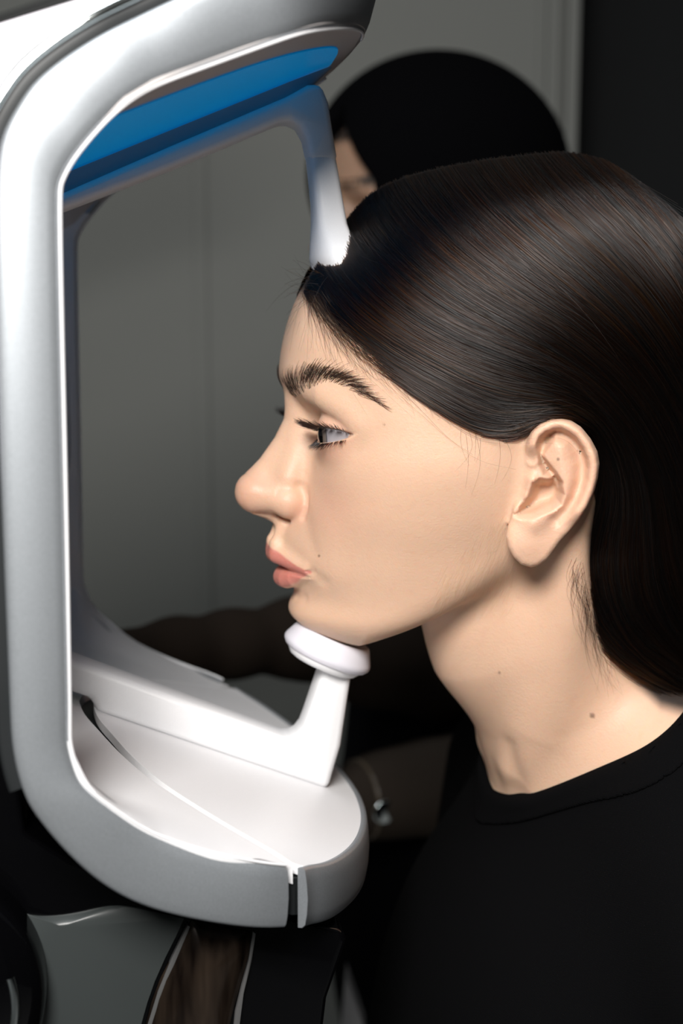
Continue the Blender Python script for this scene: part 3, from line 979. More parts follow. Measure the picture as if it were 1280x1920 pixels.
# loose fine hairs: along the hairline over the forehead, at the nape, before the ear, and flying off the crown
wisps = []
def wisp(px, s0, amp, n=10):
    u = spline(np.array(px, float), n)
    cur = []
    for k, (x, y) in enumerate(u):
        p, nn = hit(x, y)
        if p is None: return
        cur.append(p + nn * (0.25 + amp * math.sin(math.pi * k / (n - 1))))
    cur = np.array(cur)
    if np.max(np.linalg.norm(np.diff(cur, axis=0), axis=1)) < 22: wisps.append(cur)
for i in range(520):
    f = rng.random()
    x0 = np.interp(f, [0, 0.3, 0.6, 1], [566, 615, 690, 840]) + rng.normal(0, 6); y0 = np.interp(f, [0, 0.3, 0.6, 1], [540, 605, 672, 775]) + rng.normal(0, 8) - 8
    L_ = rng.uniform(45, 135) * (1.1 - 0.55 * f)
    an = math.radians(np.interp(f, [0, 0.3, 0.6, 1], [78, 62, 47, 36]) + rng.normal(0, 9))
    cu = rng.normal(-14, 12)
    wisp([(x0, y0), (x0 + L_ * .5 * math.cos(an) - cu * .25, y0 + L_ * .5 * math.sin(an) + cu * .25), (x0 + L_ * math.cos(an) + cu * 0.2, y0 + L_ * math.sin(an) + cu * .6)], 0, 0.8)
for i in range(9):      # sideburn
    x0 = rng.uniform(862, 960); y0 = rng.uniform(800, 835) + (960 - x0) * -0.12
    L_ = rng.uniform(40, 130)
    wisp([(x0, y0), (x0 + rng.normal(2, 6), y0 + L_ * .5), (x0 + rng.normal(-6, 14), y0 + L_)], 0, 0.5)
for i in range(110):      # nape
    y0 = rng.uniform(1045, 1190); x0 = np.interp(y0, [1050, 1100, 1150, 1200], [1084, 1092, 1112, 1150]) + rng.uniform(-14, 8)
    L_ = rng.uniform(50, 150)
    wisp([(x0, y0), (x0 - rng.uniform(-14, 12), y0 + L_ * .45), (x0 + rng.uniform(5, 50), y0 + L_)], 0, 0.9)
strands('loose_hairs', wisps, 0.036, 0.010, HM_BROW, person, kind='stuff')
fuzz = []
for i in range(900):      # downy cheek hair in front of the ear
    x0 = rng.uniform(820, 965); y0 = rng.uniform(960, 1150)
    if (x0 - 820) * 0.9 + (y0 - 960) < 110: continue
    p, nn = hit(x0, y0)
    L_ = rng.uniform(14, 30)
    q, nq = hit(x0 - L_ * 0.6, y0 + L_)
    if p is None or q is None or np.linalg.norm(p - q) > 12: continue
    fuzz.append(np.array([p, (p + q) / 2 + nn * 0.9, q + nq * 1.0]))
strands('cheek_down', fuzz, 0.012, 0.005, HM_FUZZ, person, kind='stuff')
fly = []
for i in range(170):
    g = rng.random() ** 1.2 * 10.9; t0 = rng.integers(0, 7)
    C_ = guide(np.array([g]))[0]
    k = rng.integers(6, 12)
    seg = C_[t0:t0 + k]
    Nn = shell_normal(seg)
    tt_ = np.linspace(0, 1, len(seg))[:, None]
    sd_ = np.cross(Nn, np.gradient(seg, axis=0)); sd_ /= np.maximum(np.linalg.norm(sd_, axis=1, keepdims=True), 1e-9)
    fly.append(seg + Nn * (0.5 + rng.uniform(2, 9) * tt_ ** 1.6) + sd_ * rng.normal(0, 8) * tt_ ** 1.5)
for i in range(330):      # fuzzy front of the hairline below the forehead pad
    b0 = np.array([rng.uniform(9, 20), rng.uniform(-4, 26), rng.uniform(90, 104)])
    b0[0] = max(b0[0], 101 - 97.5 * math.sqrt(max(0, 1 - ((b0[2] - 70) / 75) ** 2 - (b0[1] / 70.5) ** 2)) + rng.uniform(-1, 2))
    d = norm(np.array([rng.normal(-0.45, 0.22), rng.normal(0.15, 0.45), -0.8 + rng.normal(0, 0.3)]))
    L_ = rng.uniform(6, 22); t = np.linspace(0, 1, 9)[:, None]
    fly.append(b0 + d * L_ * t + np.array([rng.uniform(2, 9), rng.normal(1, 3), rng.normal(0, 3)]) * t ** 2)
for i in range(45):       # stray hairs in front of the forehead pad
    b0 = np.array([rng.uniform(10, 16), rng.uniform(2, 26), rng.uniform(92, 103)])
    d = norm(np.array([-1, rng.normal(0, 0.5), rng.normal(0.3, 0.6)]))
    L_ = rng.uniform(8, 20); t = np.linspace(0, 1, 8)[:, None]
    fly.append(b0 + d * L_ * t + np.array([0, 0, rng.normal(-3, 5)]) * t ** 2)
strands('flyaway_hairs', fly, 0.045, 0.015, HM, person, kind='stuff')
lit = head_strands(1700, 1) + guide(np.full(1, 5.0), GN)[0][None] * 0.9  # lighter strands added to imitate highlights on the hair
strands('hair_highlight_strands', list(lit), 0.062, 0.03, hair_mat('hair_highlight', 0.84, rough=0.3, red=0.35, rnd=0.4), person, kind='stuff')
hair = strands('hair', list(near) + list(farh), 0.075, 0.045, HM, person, 'long straight dark brown hair tucked behind the ear', 'stuff')
# ------------------------------------------------------------------ black knitted top
def knit_mat(name, col):
    m = mat(name, col, 1.0, spec=0.05)
    nt = m.node_tree; b = nt.nodes['Principled BSDF']
    tc = nt.nodes.new('ShaderNodeTexCoord')
    w = nt.nodes.new('ShaderNodeTexWave'); w.inputs['Scale'].default_value = 900; w.inputs['Distortion'].default_value = 1.5
    w.wave_type = 'BANDS'; w.bands_direction = 'DIAGONAL'
    nt.links.new(tc.outputs['Object'], w.inputs['Vector'])
    bp = nt.nodes.new('ShaderNodeBump'); bp.inputs['Strength'].default_value = 0.5; bp.inputs['Distance'].default_value = 0.0006
    nt.links.new(w.outputs['Fac'], bp.inputs['Height']); nt.links.new(bp.outputs['Normal'], b.inputs['Normal'])
    return m
M_KNIT = knit_mat('black_knit', (0.0030, 0.0030, 0.0034, 1))
def neck_plane(P):
    return (P[:, 2] - (-136.0 + 0.74 * (P[:, 0] - 93.0) + 0.13 * P[:, 1])) / 1.25
def f_shirt(P):
    return smax(smax(d_neck(P, False) - 2.2, neck_plane(P), 1.5), -420 - P[:, 2], 4)
SP, SQ, _p = sdf_mesh(f_shirt, (20, 0, -428), (300, 262, -20), 4.0, subdiv=1, newton=2)
shirt = mesh_obj('black_top', W(SP), SQ, M_KNIT, loc=W((150, 0, -420)))
child(shirt, person)
def f_collar(P):
    return smax(np.abs(d_neck(P, False) - 2.0) - 1.5, np.abs(neck_plane(P) + 4.0) - 4.4, 2.8)
SP2, SQ2, _p = sdf_mesh(f_collar, (60, 0, -150), (260, 130, 0), 1.7, subdiv=1, newton=2)
collar = mesh_obj('collar', W(SP2), SQ2, M_KNIT, loc=W(SP2.mean(0)))
child(collar, shirt)
# ------------------------------------------------------------------ the eye instrument
def metal_paint(name, col, rough, metal):
    m = mat(name, col, rough, metal, noise=(2200, 0.24), bump=(2600, 0.10))
    return m
M_SILVER = metal_paint('silver_paint', (0.46, 0.49, 0.52, 1), 0.46, 0.72)
M_WHITE = mat('white_plastic', (0.87, 0.87, 0.885, 1), 0.42, noise=(2400, 0.05), bump=(2400, 0.06))
M_CUP = mat('white_cup_plastic', (0.78, 0.765, 0.83, 1), 0.38)
M_BLUE = mat('blue_lining', (0.0, 0.42, 1.0, 1), 0.45, noise=(900, 0.06))
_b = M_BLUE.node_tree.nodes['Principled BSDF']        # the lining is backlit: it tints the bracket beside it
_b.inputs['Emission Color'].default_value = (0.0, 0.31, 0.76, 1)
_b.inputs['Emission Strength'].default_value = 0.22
M_GROOVE = mat('grey_rail', (0.36, 0.42, 0.47, 1), 0.4)
M_BLACK = mat('black_gloss', (0.0016, 0.0016, 0.002, 1), 0.07, spec=0.4)
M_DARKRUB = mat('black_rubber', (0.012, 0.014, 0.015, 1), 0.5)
M_CHROME = mat('chrome', (0.80, 0.86, 0.86, 1), 0.12, 1.0)
M_PANEL = mat('dark_mirror_panel', (0.20, 0.215, 0.215, 1), 0.10, 0.9)
M_BROWN_REFL = mat('brown_reflection', (0.030, 0.020, 0.014, 1), 0.18, 0.5)  # brown reflection on the black body, painted as a surface colour
_nt = M_BROWN_REFL.node_tree
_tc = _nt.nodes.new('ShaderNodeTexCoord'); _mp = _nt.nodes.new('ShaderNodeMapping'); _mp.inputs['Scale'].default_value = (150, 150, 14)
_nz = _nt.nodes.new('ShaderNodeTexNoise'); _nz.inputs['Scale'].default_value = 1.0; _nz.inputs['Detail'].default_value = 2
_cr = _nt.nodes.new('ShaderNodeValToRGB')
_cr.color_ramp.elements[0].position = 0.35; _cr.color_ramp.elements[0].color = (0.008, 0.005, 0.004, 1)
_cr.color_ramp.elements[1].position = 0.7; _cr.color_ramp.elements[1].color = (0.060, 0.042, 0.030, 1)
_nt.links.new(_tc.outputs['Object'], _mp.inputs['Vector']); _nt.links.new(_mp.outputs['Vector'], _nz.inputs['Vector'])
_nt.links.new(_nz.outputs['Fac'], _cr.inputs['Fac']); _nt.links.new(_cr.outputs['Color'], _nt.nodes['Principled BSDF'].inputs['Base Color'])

DEV = W((-150, 0, -330))
dev = empty('eye_instrument', DEV)
tag(dev, 'silver and white ophthalmic instrument with open frame, forehead bracket and chin rest', 'eye instrument')

def part(name, V, Q, m, parent=None, smooth=True):
    V = np.asarray(V, float)
    o = mesh_obj(name, W(V), Q if isinstance(Q, np.ndarray) else Q, m, None, smooth, loc=W(V.mean(0)))
    bpy.context.view_layer.update()
    o.parent = parent or dev
    o.matrix_parent_inverse = (parent or dev).matrix_world.inverted()
    bpy.context.view_layer.update()
    return o

def lerp_tab(x, tab):
    t = np.array(tab, float)
    return np.interp(x, t[:, 0], t[:, 1])

# plan of the lower tongue
A_FRONT = [(0, 34), (13, 33.3), (31, 31), (50, 26.5), (73, 18.5), (96, 7), (110, -3), (118, -12)]
A_GAP = [(0, -85), (16, -83), (31, -78), (52, -70), (71, -59), (84, -47), (96, -33.5), (108, -19), (118, -12)]
A_EDGE = [(118, -13), (122, -19), (125, -25), (129, -38), (131, -50), (133, -62), (136, -75), (137.4, -84), (138, -90)]
def smooth_tab(tab, n=200):
    t = np.array(tab, float)
    c = spline(t, n)
    return c
AF, AG, AE = smooth_tab(A_FRONT), smooth_tab(A_GAP), smooth_tab(A_EDGE)
RISE = [(-104, 34), (-90, 27), (-88, 19), (-84, 13.6), (-79, 10.0), (-74, 7.4), (-61, 3.2), (-40, 1.2), (-12, 1.5), (40, 0)]
def hp(a):
    return -112.0 - 0.416 * (a + 12)
def h_plat(a, s):
    return hp(a) + lerp_tab(a, RISE) * sm(np.abs(s), 98, 137)

def plate(rows_lo, rows_hi, svals, nu, hfun, thick, name, m, parent=None):
    top = []
    for s_, lo_, hi_ in zip(svals, rows_lo, rows_hi):
        a = lo_ + (hi_ - lo_) * np.linspace(0, 1, nu)
        top.append(np.stack([a, np.full(nu, s_), hfun(a, np.full(nu, s_))], -1))
    top = np.array(top)
    return solid_sheet(top, thick, name, m, parent)

def solid_sheet(top, thick, name, m, parent=None, direction=(0, 0, -1)):
    """grid surface (n, m, 3) given a thickness along direction, with side walls"""
    top = np.asarray(top, float)
    n, k = top.shape[:2]
    bot = top + np.asarray(direction, float) * thick
    V = np.concatenate([top.reshape(-1, 3), bot.reshape(-1, 3)])
    I = np.arange(n * k).reshape(n, k); J = I + n * k
    q = [np.stack([I[:-1, :-1], I[:-1, 1:], I[1:, 1:], I[1:, :-1]], -1).reshape(-1, 4),
         np.stack([J[:-1, :-1], J[1:, :-1], J[1:, 1:], J[:-1, 1:]], -1).reshape(-1, 4)]
    for e, f in ((I[0], J[0]), (I[-1][::-1], J[-1][::-1]), (I[:, 0][::-1], J[:, 0][::-1]), (I[:, -1], J[:, -1])):
        q.append(np.stack([e[:-1], f[:-1], f[1:], e[1:]], -1))
    o = part(name, V, np.concatenate(q), m, parent)
    md = o.modifiers.new('edges', 'EDGE_SPLIT'); md.split_angle = math.radians(40)
    return o

# white platform of the frame and the chin tray set into it
sv = np.concatenate([-np.linspace(137.5, 118.5, 26), np.linspace(-118, 118, 119), np.linspace(118.5, 137.5, 26)])
hi = np.where(np.abs(sv) < 118.2, np.interp(np.abs(sv), AG[:, 0], AG[:, 1]) - np.interp(np.abs(sv), [0, 60, 118], [5.0, 3.0, 2.2]), np.minimum(np.interp(np.abs(sv), AE[:, 0], AE[:, 1]) - 2, -19.5))
plate(np.full(len(sv), -106.0), hi, sv, 40, lambda a, s: h_plat(a, s) - 0.7, 6, 'platform', M_WHITE)
st = np.linspace(-113.5, 113.5, 160)
tray = plate(np.interp(np.abs(st), AG[:, 0], AG[:, 1]) + 1.0, np.interp(np.abs(st), AF[:, 0], AF[:, 1]) - 0.9, st, 40, lambda a, s: h_plat(a, s) - 0.1, 4, 'chin_tray', M_WHITE)
sc_ = np.linspace(-117, 117, 90)
plate(np.full(len(sc_), -104.0), np.interp(np.abs(sc_), AF[:, 0], AF[:, 1]) - 4, sc_, 24, lambda a, s: h_plat(a, s) - 5.0, 14, 'gap_dark_filler', M_DARKRUB)  # black filler added to darken the gap around the tray

# silver band of the frame: ruled between its inner and outer edge, on both sides
NEAR_IN = [(28.5, 0, 191), (28, 19, 191), (26, 46, 190), (20, 70, 187.5), (8, 97, 182), (-8, 119, 175.5), (-24, 126.5, 169), (-42, 131, 161.5), (-55, 134, 156), (-64, 136, 151), (-72, 137, 144.5),
           (-79, 138, 137), (-84, 138, 130.5), (-87, 138, 125), (-88, 138, 118), (-88.5, 138, 90), (-89, 138, 33), (-89.6, 138, -20), (-90, 138, -45), (-90, 138, -54), (-88, 138, -63), (-84, 138, -70.5),
           (-74, 136, -80), (-61, 133, -90), (-40, 129, -100), (-25, 125.6, -105.6), (-16.5, 121.8, -108.8)]
NEAR_OUT = [(34, 0, 216), (33.5, 22, 216), (31, 50, 215), (24, 76, 212), (10, 102, 207), (-8, 123, 200), (-26, 130, 191.5), (-46, 134, 182.5), (-61, 136, 175), (-72, 138, 169), (-83, 139, 162),
            (-93, 139.5, 154), (-99, 140, 146), (-104, 140, 136), (-106.5, 140, 120), (-107.5, 140, 90), (-108, 140, 33), (-108, 140, -15), (-108, 140, -40), (-107.5, 140, -55), (-105, 140, -68), (-100, 139.5, -79),
            (-88, 138, -95.5), (-70, 135, -111.5), (-47, 131.5, -122), (-29, 127.2, -128.2), (-17.5, 123.3, -131)]
NI, NO = spline(NEAR_IN, 220), spline(NEAR_OUT, 220)
# pair the two edges by their control points instead of by arc length
tt = np.linspace(0, len(NEAR_IN) - 1, 260)
NI = nat_spline(np.arange(len(NEAR_IN)), np.array(NEAR_IN, float), tt)
NO = nat_spline(np.arange(len(NEAR_OUT)), np.array(NEAR_OUT, float), tt)
def band(sign, name, depth=13.0):
    rows = []
    f = np.array([1, sign, 1.0])
    n_up = NO - NI
    n_up /= np.linalg.norm(n_up, axis=1)[:, None]
    tang = np.gradient(NI, axis=0); tang /= np.linalg.norm(tang, axis=1)[:, None]
    out = np.cross(tang, n_up); out /= np.linalg.norm(out, axis=1)[:, None]
    if out[130, 1] < 0: out = -out
    L = np.linalg.norm(NO - NI, axis=1)
    prof = [(0.0, -depth), (0.0, -1.6), (0.02, -0.7), (0.07, -0.05), (0.2, 0.6), (0.5, 1.0), (0.8, 0.6), (0.93, -0.05), (0.98, -0.7), (1.0, -1.6), (1.0, -depth)]
    for c, w in prof:
        rows.append((NI + (NO - NI) * c + out * w) * f)
    V, Q = loft(np.array(rows).transpose(1, 0, 2), closed_v=True)
    n, k = len(NI), len(prof)
    if sign > 0: Q = Q[:, ::-1]
    caps = [list(range(k)), list(range((n - 1) * k, n * k))]
    o = part(name, V, [tuple(q) for q in Q] + caps, M_SILVER)
    md = o.modifiers.new('edges', 'EDGE_SPLIT'); md.split_angle = math.radians(50)
    return o
band(1, 'silver_frame_side')
band(-1, 'silver_frame_side')

# thin white rim along the inner edge of the near side
rim = []
for c in np.linspace(0, 2 * math.pi, 9)[:-1]:
    tang = np.gradient(NI, axis=0); tang /= np.linalg.norm(tang, axis=1)[:, None]
    up = NO - NI; up /= np.linalg.norm(up, axis=1)[:, None]
    o_ = np.cross(tang, up)
    if o_[130, 1] < 0: o_ = -o_
    rim.append(NI - up * 0.5 + up * 0.55 * math.cos(c) + o_ * (0.55 * math.sin(c) - 0.9))
for sg in (1, -1):
    V, Q = loft(np.array(rim).transpose(1, 0, 2)[18:] * np.array([1, sg, 1]), closed_v=True)
    part('inner_rim', V, Q if sg < 0 else Q[:, ::-1], M_WHITE)

# silver skirt of the tray
fs = np.linspace(-117.6, 117.6, 160)
fe = np.stack([np.interp(np.abs(fs), AF[:, 0], AF[:, 1]), fs], -1)
fe[:, 0] = np.convolve(np.pad(fe[:, 0], 4, mode='edge'), np.ones(9) / 9, 'valid')
tg = np.gradient(fe, axis=0); tg /= np.linalg.norm(tg, axis=1)[:, None]
on = np.stack([tg[:, 1], -tg[:, 0]], -1)
rows = []
for w, dz in [(-3, 0.2), (-1.6, 0.5), (-0.6, 0.2), (-0.1, -0.6), (0.5, -5), (0.9, -11), (0.5, -17), (-0.2, -21), (-1.4, -22.3), (-3, -22.5)]:
    p2 = fe + on * w
    rows.append(np.stack([p2[:, 0], p2[:, 1], hp(fe[:, 0]) + 0.8 + dz], -1))
V, Q = loft(np.array(rows).transpose(1, 0, 2), closed_v=True)
k = len(rows)
sk = part('tray_skirt', V, [tuple(q) for q in Q] + [list(range(k))[::-1], list(range((len(fs) - 1) * k, len(fs) * k))], M_SILVER, tray)
md = sk.modifiers.new('edges', 'EDGE_SPLIT'); md.split_angle = math.radians(50)

# underside of the upper visor: beige-white rim, blue lining, grey rail
AVF = smooth_tab([(0, 28.5), (19, 28), (46, 26), (70, 20), (97, 8), (119, -8), (126.5, -24), (131, -42), (134, -55), (136, -64), (137, -72)])
def h_visor(a, s):
    return 175.2 + 0.42 * (a + 9) - lerp_tab(a, [(-104, 20), (-88, 17), (-84, 13), (-79, 9), (-72, 5), (-64, 1.8), (-50, 0), (40, 0)]) * sm(np.abs(s), 100, 137) + 1.2
sv = np.linspace(-136.5, 136.5, 181)
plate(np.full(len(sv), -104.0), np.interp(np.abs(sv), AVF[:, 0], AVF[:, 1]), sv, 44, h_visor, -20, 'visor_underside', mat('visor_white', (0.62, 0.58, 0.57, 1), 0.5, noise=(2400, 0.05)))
BL = smooth_tab([(0, 21), (14, 20), (41, 16), (66, 2), (84, -18), (92, -40), (96, -62), (100, -100)])
sb = np.linspace(-99, 99, 121)
blue_hi = np.interp(np.abs(sb), BL[:, 0], BL[:, 1])
plate(np.full(len(sb), -104.0), np.maximum(blue_hi, -103), sb, 40, lambda a, s: h_visor(a, s) - 0.25, 0.5, 'blue_lining', M_BLUE)
gr = []
for t in np.linspace(0, 1, 40):
    a = -100 + 121 * t
    wdt = 4.6 * min(1, (1 - t) * 6 + 0.15)
    c = h_visor(np.array([a]), np.array([9.0]))[0] - 1.4
    gr.append([(a, wdt * math.cos(x), c - 10.0 * max(0, math.sin(x)) * min(1, (1 - t) * 6 + 0.1)) for x in np.linspace(0, math.pi, 13)])
V, Q = loft(np.array(gr))
part('slide_rail', V, Q, M_GROOVE)

# columns joining the visor to the platform (inner cheeks), with the shallow grip recess
for sg in (1, -1):
    rows = []
    for h in np.concatenate([np.linspace(136, 100, 14), np.linspace(95, -40, 30), np.linspace(-44, -64, 8)]):
        aE = np.interp(-h, -NI[:, 2], NI[:, 0]) if False else NI[np.argmin(np.abs(NI[14:-30, 2] - h)) + 14, 0] if -70 < h < 140 else (-78 if h > 0 else -84)
        pr = [(-107, 136), (aE - 2, 136.5), (aE - 0.4, 136), (aE, 134), (aE - 0.4, 126), (aE - 1.4, 124.5), (-107, 124)]
        rows.append([(a, s * sg, h) for a, s in pr])
    V, Q = loft(np.array(rows), closed_v=True)
    colm = part('frame_column', V, Q if sg > 0 else Q[:, ::-1], M_WHITE)
    # recess outline on the cheek
    pts = []
    for x in np.linspace(0, 2 * math.pi, 80):
        ca, ch = math.cos(x), math.sin(x)
        pts.append((-99 + 6 * np.sign(ca) * abs(ca) ** 0.7, 123.9 * sg, 38 + 36 * np.sign(ch) * abs(ch) ** 0.45))
    pts = np.array(pts)
    ring = np.array([[p + np.array([r_ * math.cos(y), 0.7 * math.sin(y), r_ * 0]) for y in np.linspace(0, 2 * math.pi, 9)[:-1]] for p in pts for r_ in (0.8,)])
    V, Q = loft(ring, closed_v=True)
    part('grip_recess', V, Q, M_WHITE, colm)

# chin arm
def prism(poly, s0, s1, name, m, bev=1.2, parent=None, seg=3):
    n = len(poly)
    V = [(a, s0, h) for a, h in poly] + [(a, s1, h) for a, h in poly]
    F = [tuple(range(n)), tuple(range(2 * n - 1, n - 1, -1))] + [(i, i + n, (i + 1) % n + n, (i + 1) % n) for i in range(n)]
    o = part(name, V, F, m, parent)
    bevel(o, bev * 0.001, seg, 35)
    return o
def arcpts(c, r, a0, a1, n=8):
    return [(c[0] + r * math.cos(math.radians(t)), c[1] + r * math.sin(math.radians(t))) for t in np.linspace(a0, a1, n)]
arm_poly = [(-112, -51), (-2, -99.2)] + [(1.5, -99.6), (4.6, -98.2), (7.0, -95.2), (8.6, -91)] + [(15.8, -70), (16.5, -64), (29.5, -68), (28.5, -74), (24, -105), (18, -125.3), (-82.5, -83.3), (-84.5, -77.5), (-112, -66.3)]
arm = prism(arm_poly, -8.5, 8.5, 'chin_arm', M_WHITE, 4.2, None, 2)
prism([(-80, -84.6), (17, -125.0), (17, -125.9), (-80, -85.5)], -9.2, 9.2, 'arm_seam', M_DARKRUB, 0.1)

# chin cup: a turned disc, tilted with the arm
tilt = math.atan(0.435)
ex = np.array([math.cos(tilt), 0, -math.sin(tilt)]); ez = np.array([math.sin(tilt), 0, math.cos(tilt)]); ey = np.array([0, 1.0, 0])
cup_c = np.array([16.9, 0, -68.2])
def lathe(prof, c, name, m, parent=None, nseg=64, dish=0.0):
    rows = []
    for r, z in prof:
        rows.append([c + ex * r * math.cos(t) + ey * r * math.sin(t) + ez * (z + dish * (r * math.cos(t) / 20) ** 2 * 0) for t in np.linspace(0, 2 * math.pi, nseg, endpoint=False)])
    V, Q = loft(np.array(rows), closed_v=True)
    return part(name, V, Q, m, parent)
cup = lathe([(0.1, 2.2), (18.2, 2.2), (19.0, 2.6), (20.3, 4.2), (20.6, 5.4), (20.3, 6.6), (17.6, 12.2), (17.0, 13.2), (16.2, 13.5), (15.0, 13.0), (8, 11.0), (0.1, 10.5)], cup_c, 'chin_cup', M_CUP)
lathe([(0.1, -1.2), (14, -1.2), (15.6, -0.6), (17.6, 2.0), (17.6, 2.6), (0.1, 2.6)], cup_c, 'cup_base', M_WHITE, cup)

# forehead bracket: rail-hung beam, arm and pad
def sections(secs, name, m, parent=None, nk=28):
    """secs: (h-or-centre frames) list of (centre a, centre h, direction vector (a,h), half thickness, half width, bow)"""
    rows = []
    for ca, ch, da, dh, th, hw, bow in secs:
        ring = []
        for t in np.linspace(0, 2 * math.pi, nk, endpoint=False):
            c, s_ = math.cos(t), math.sin(t)
            e = 0.45
            x = th * np.sign(c) * abs(c) ** e; y = hw * np.sign(s_) * abs(s_) ** e
            x += bow * (y / max(hw, 1e-6)) ** 2
            ring.append((ca + da * x, y, ch + dh * x))
        rows.append(ring)
    V, Q = loft(np.array(rows), closed_v=True)
    n = len(rows)
    return part(name, V, [tuple(q) for q in Q] + [tuple(range(nk))[::-1], tuple(range((n - 1) * nk, n * nk))], m, parent)
beam_poly = [(-112, 118.2), (-92, 126.0), (-46, 144.2), (-2, 163.2), (2.5, 164.2), (6.5, 162.0), (9.2, 157.5), (10.4, 152), (11.2, 148), (22.6, 148), (20.2, 162), (18.6, 172), (15.5, 179), (10, 178.5), (1, 173.5), (-46, 153), (-92, 132.5), (-112, 123.6)]
beam = prism(beam_poly, -8.5, 8.5, 'forehead_beam', M_WHITE, 2.6, None, 2)
secs = []
for ca, ch, th, hw, bow in [(15.6, 160, 5.2, 7.4, 0), (16.2, 152, 5.6, 8.0, 0), (17.2, 145, 5.9, 8.5, 0), (18.2, 138, 6.1, 8.6, 0), (19.2, 130, 6.4, 9.2, 0.2), (19.6, 123, 6.7, 11.5, 0.8), (19.4, 117.5, 7.0, 15.0, 2.7), (18.8, 113, 6.8, 19.5, 4.6), (18.2, 109, 6.4, 23, 6.0), (17.8, 105.5, 5.6, 24.4, 6.6), (17.8, 103.6, 4.2, 24.0, 6.6)]:
    secs.append((ca, ch, 1.0, -0.06, th, hw, bow))
sections(secs, 'forehead_pad', M_WHITE, beam)

# dark gap, chrome trim and white housing behind the silver frame
def offset_strip(d0, d1, w0, w1, name, m, sign=1, i0=0, i1=None):
    c = NO[i0:i1]
    up = NO - NI; up /= np.linalg.norm(up, axis=1)[:, None]
    tang = np.gradient(NI, axis=0); tang /= np.linalg.norm(tang, axis=1)[:, None]
    o_ = np.cross(tang, up)
    if o_[130, 1] < 0: o_ = -o_
    up = up[i0:i1]; o_ = o_[i0:i1]
    cs = [(d0, w0 - 10), (d0, w0), (d0 * .75 + d1 * .25, w0 * .6 + w1 * .4 + 0.4), (d0 * .25 + d1 * .75, w0 * .4 + w1 * .6 + 0.4), (d1, w1), (d1, w1 - 10)]
    rows = np.array([(c + up * a + o_ * b) * np.array([1, sign, 1]) for a, b in cs]).transpose(1, 0, 2)
    V, Q = loft(rows, closed_v=True)
    return part(name, V, Q[:, ::-1] if sign > 0 else Q, m)
for sg in (1, -1):
    offset_strip(-1.0, 4.4, -4, -4, 'frame_seal', M_DARKRUB, sg, 40, 200)
    offset_strip(4.4, 7.8, -2.5, -3.5, 'chrome_trim', M_CHROME, sg, 40, 128)
house = [(-104, 30), (-108, 120), (-106, 140), (-98, 153), (-86, 165), (-60, 180), (-57, 184), (-80, 180), (-180, 146), (-330, 96), (-330, 30)]
prism(house, -130, 131, 'housing', mat('housing_white', (0.74, 0.71, 0.76, 1), 0.35), 4)
# black lower body with sheets whose colour imitates its reflections and the round knob
low = [(-330, 28), (-109, 28), (-112, -60), (-108, -100), (-92, -112), (-60, -126), (-20, -138), (8, -148), (10, -152), (2, -175), (-8, -260), (-14, -330), (-330, -330)]
lower = prism(low, -96, 96, 'lower_body', M_BLACK, 10, None, 5)
def side_sheet(px, name, m, s0, bulge):
    """a thin convex sheet on the near side of the lower body"""
    o2 = np.array([at_s(u, v, s0) for u, v in px])[:, [0, 2]]
    c = o2.mean(0)
    rings = []
    for k in np.concatenate([np.linspace(1, 0.1, 9), [0.0005]]):
        r2 = c + (o2 - c) * k
        rings.append(np.stack([r2[:, 0], np.full(len(r2), s0) + bulge * (1 - k ** 2), r2[:, 1]], -1))
    rings = [rings[0] - np.array([0, 4, 0])] + rings
    V, Q = loft(np.array(rings), closed_v=True)
    o = part(name, V, Q, m)
    md = o.modifiers.new('edges', 'EDGE_SPLIT'); md.split_angle = math.radians(50)
    return o
M_GREY_REFL = mat('grey_reflection', (0.045, 0.052, 0.052, 1), 0.35, noise=(12, 0.06))  # grey reflection on the black body, painted as a satin colour
def closed_spline(p, n):
    return spline(np.array(p + [p[0]], float), n)[:-1]
side_sheet([tuple(p) for p in spline([(-160, 1640), (-60, 1668), (0, 1696), (60, 1718), (150, 1712), (215, 1700), (280, 1708), (345, 1722)], 40)] + [(330, 1755), (310, 1795), (290, 1840), (276, 1880), (262, 1930), (250, 1990), (50, 1990), (-160, 1990)], 'grey_reflection_sheet', M_GREY_REFL, 97, 3)
side_sheet([tuple(p) for p in spline([(360, 1726), (410, 1738), (470, 1748)], 10)] + [(466, 1790), (452, 1840), (438, 1890), (424, 1950), (410, 1990), (256, 1990), (268, 1940), (284, 1880), (300, 1838), (322, 1795), (342, 1755)], 'brown_reflection', M_BROWN_REFL, 97, 6)
M_PTRIM = mat('panel_trim_metal', (0.22, 0.22, 0.22, 1), 0.3, 0.6)
side_sheet([(474, 1747), (479, 1751), (472, 1800), (460, 1850), (449, 1900), (440, 1990), (432, 1990), (441, 1900), (453, 1850), (466, 1800)], 'panel_trim', M_PTRIM, 98, 0.5)
side_sheet([(352, 1735), (356, 1738), (325, 1800), (300, 1860), (275, 1940), (262, 1990), (258, 1990), (271, 1940), (296, 1859), (321, 1798)], 'panel_trim', M_PTRIM, 98, 0.5)
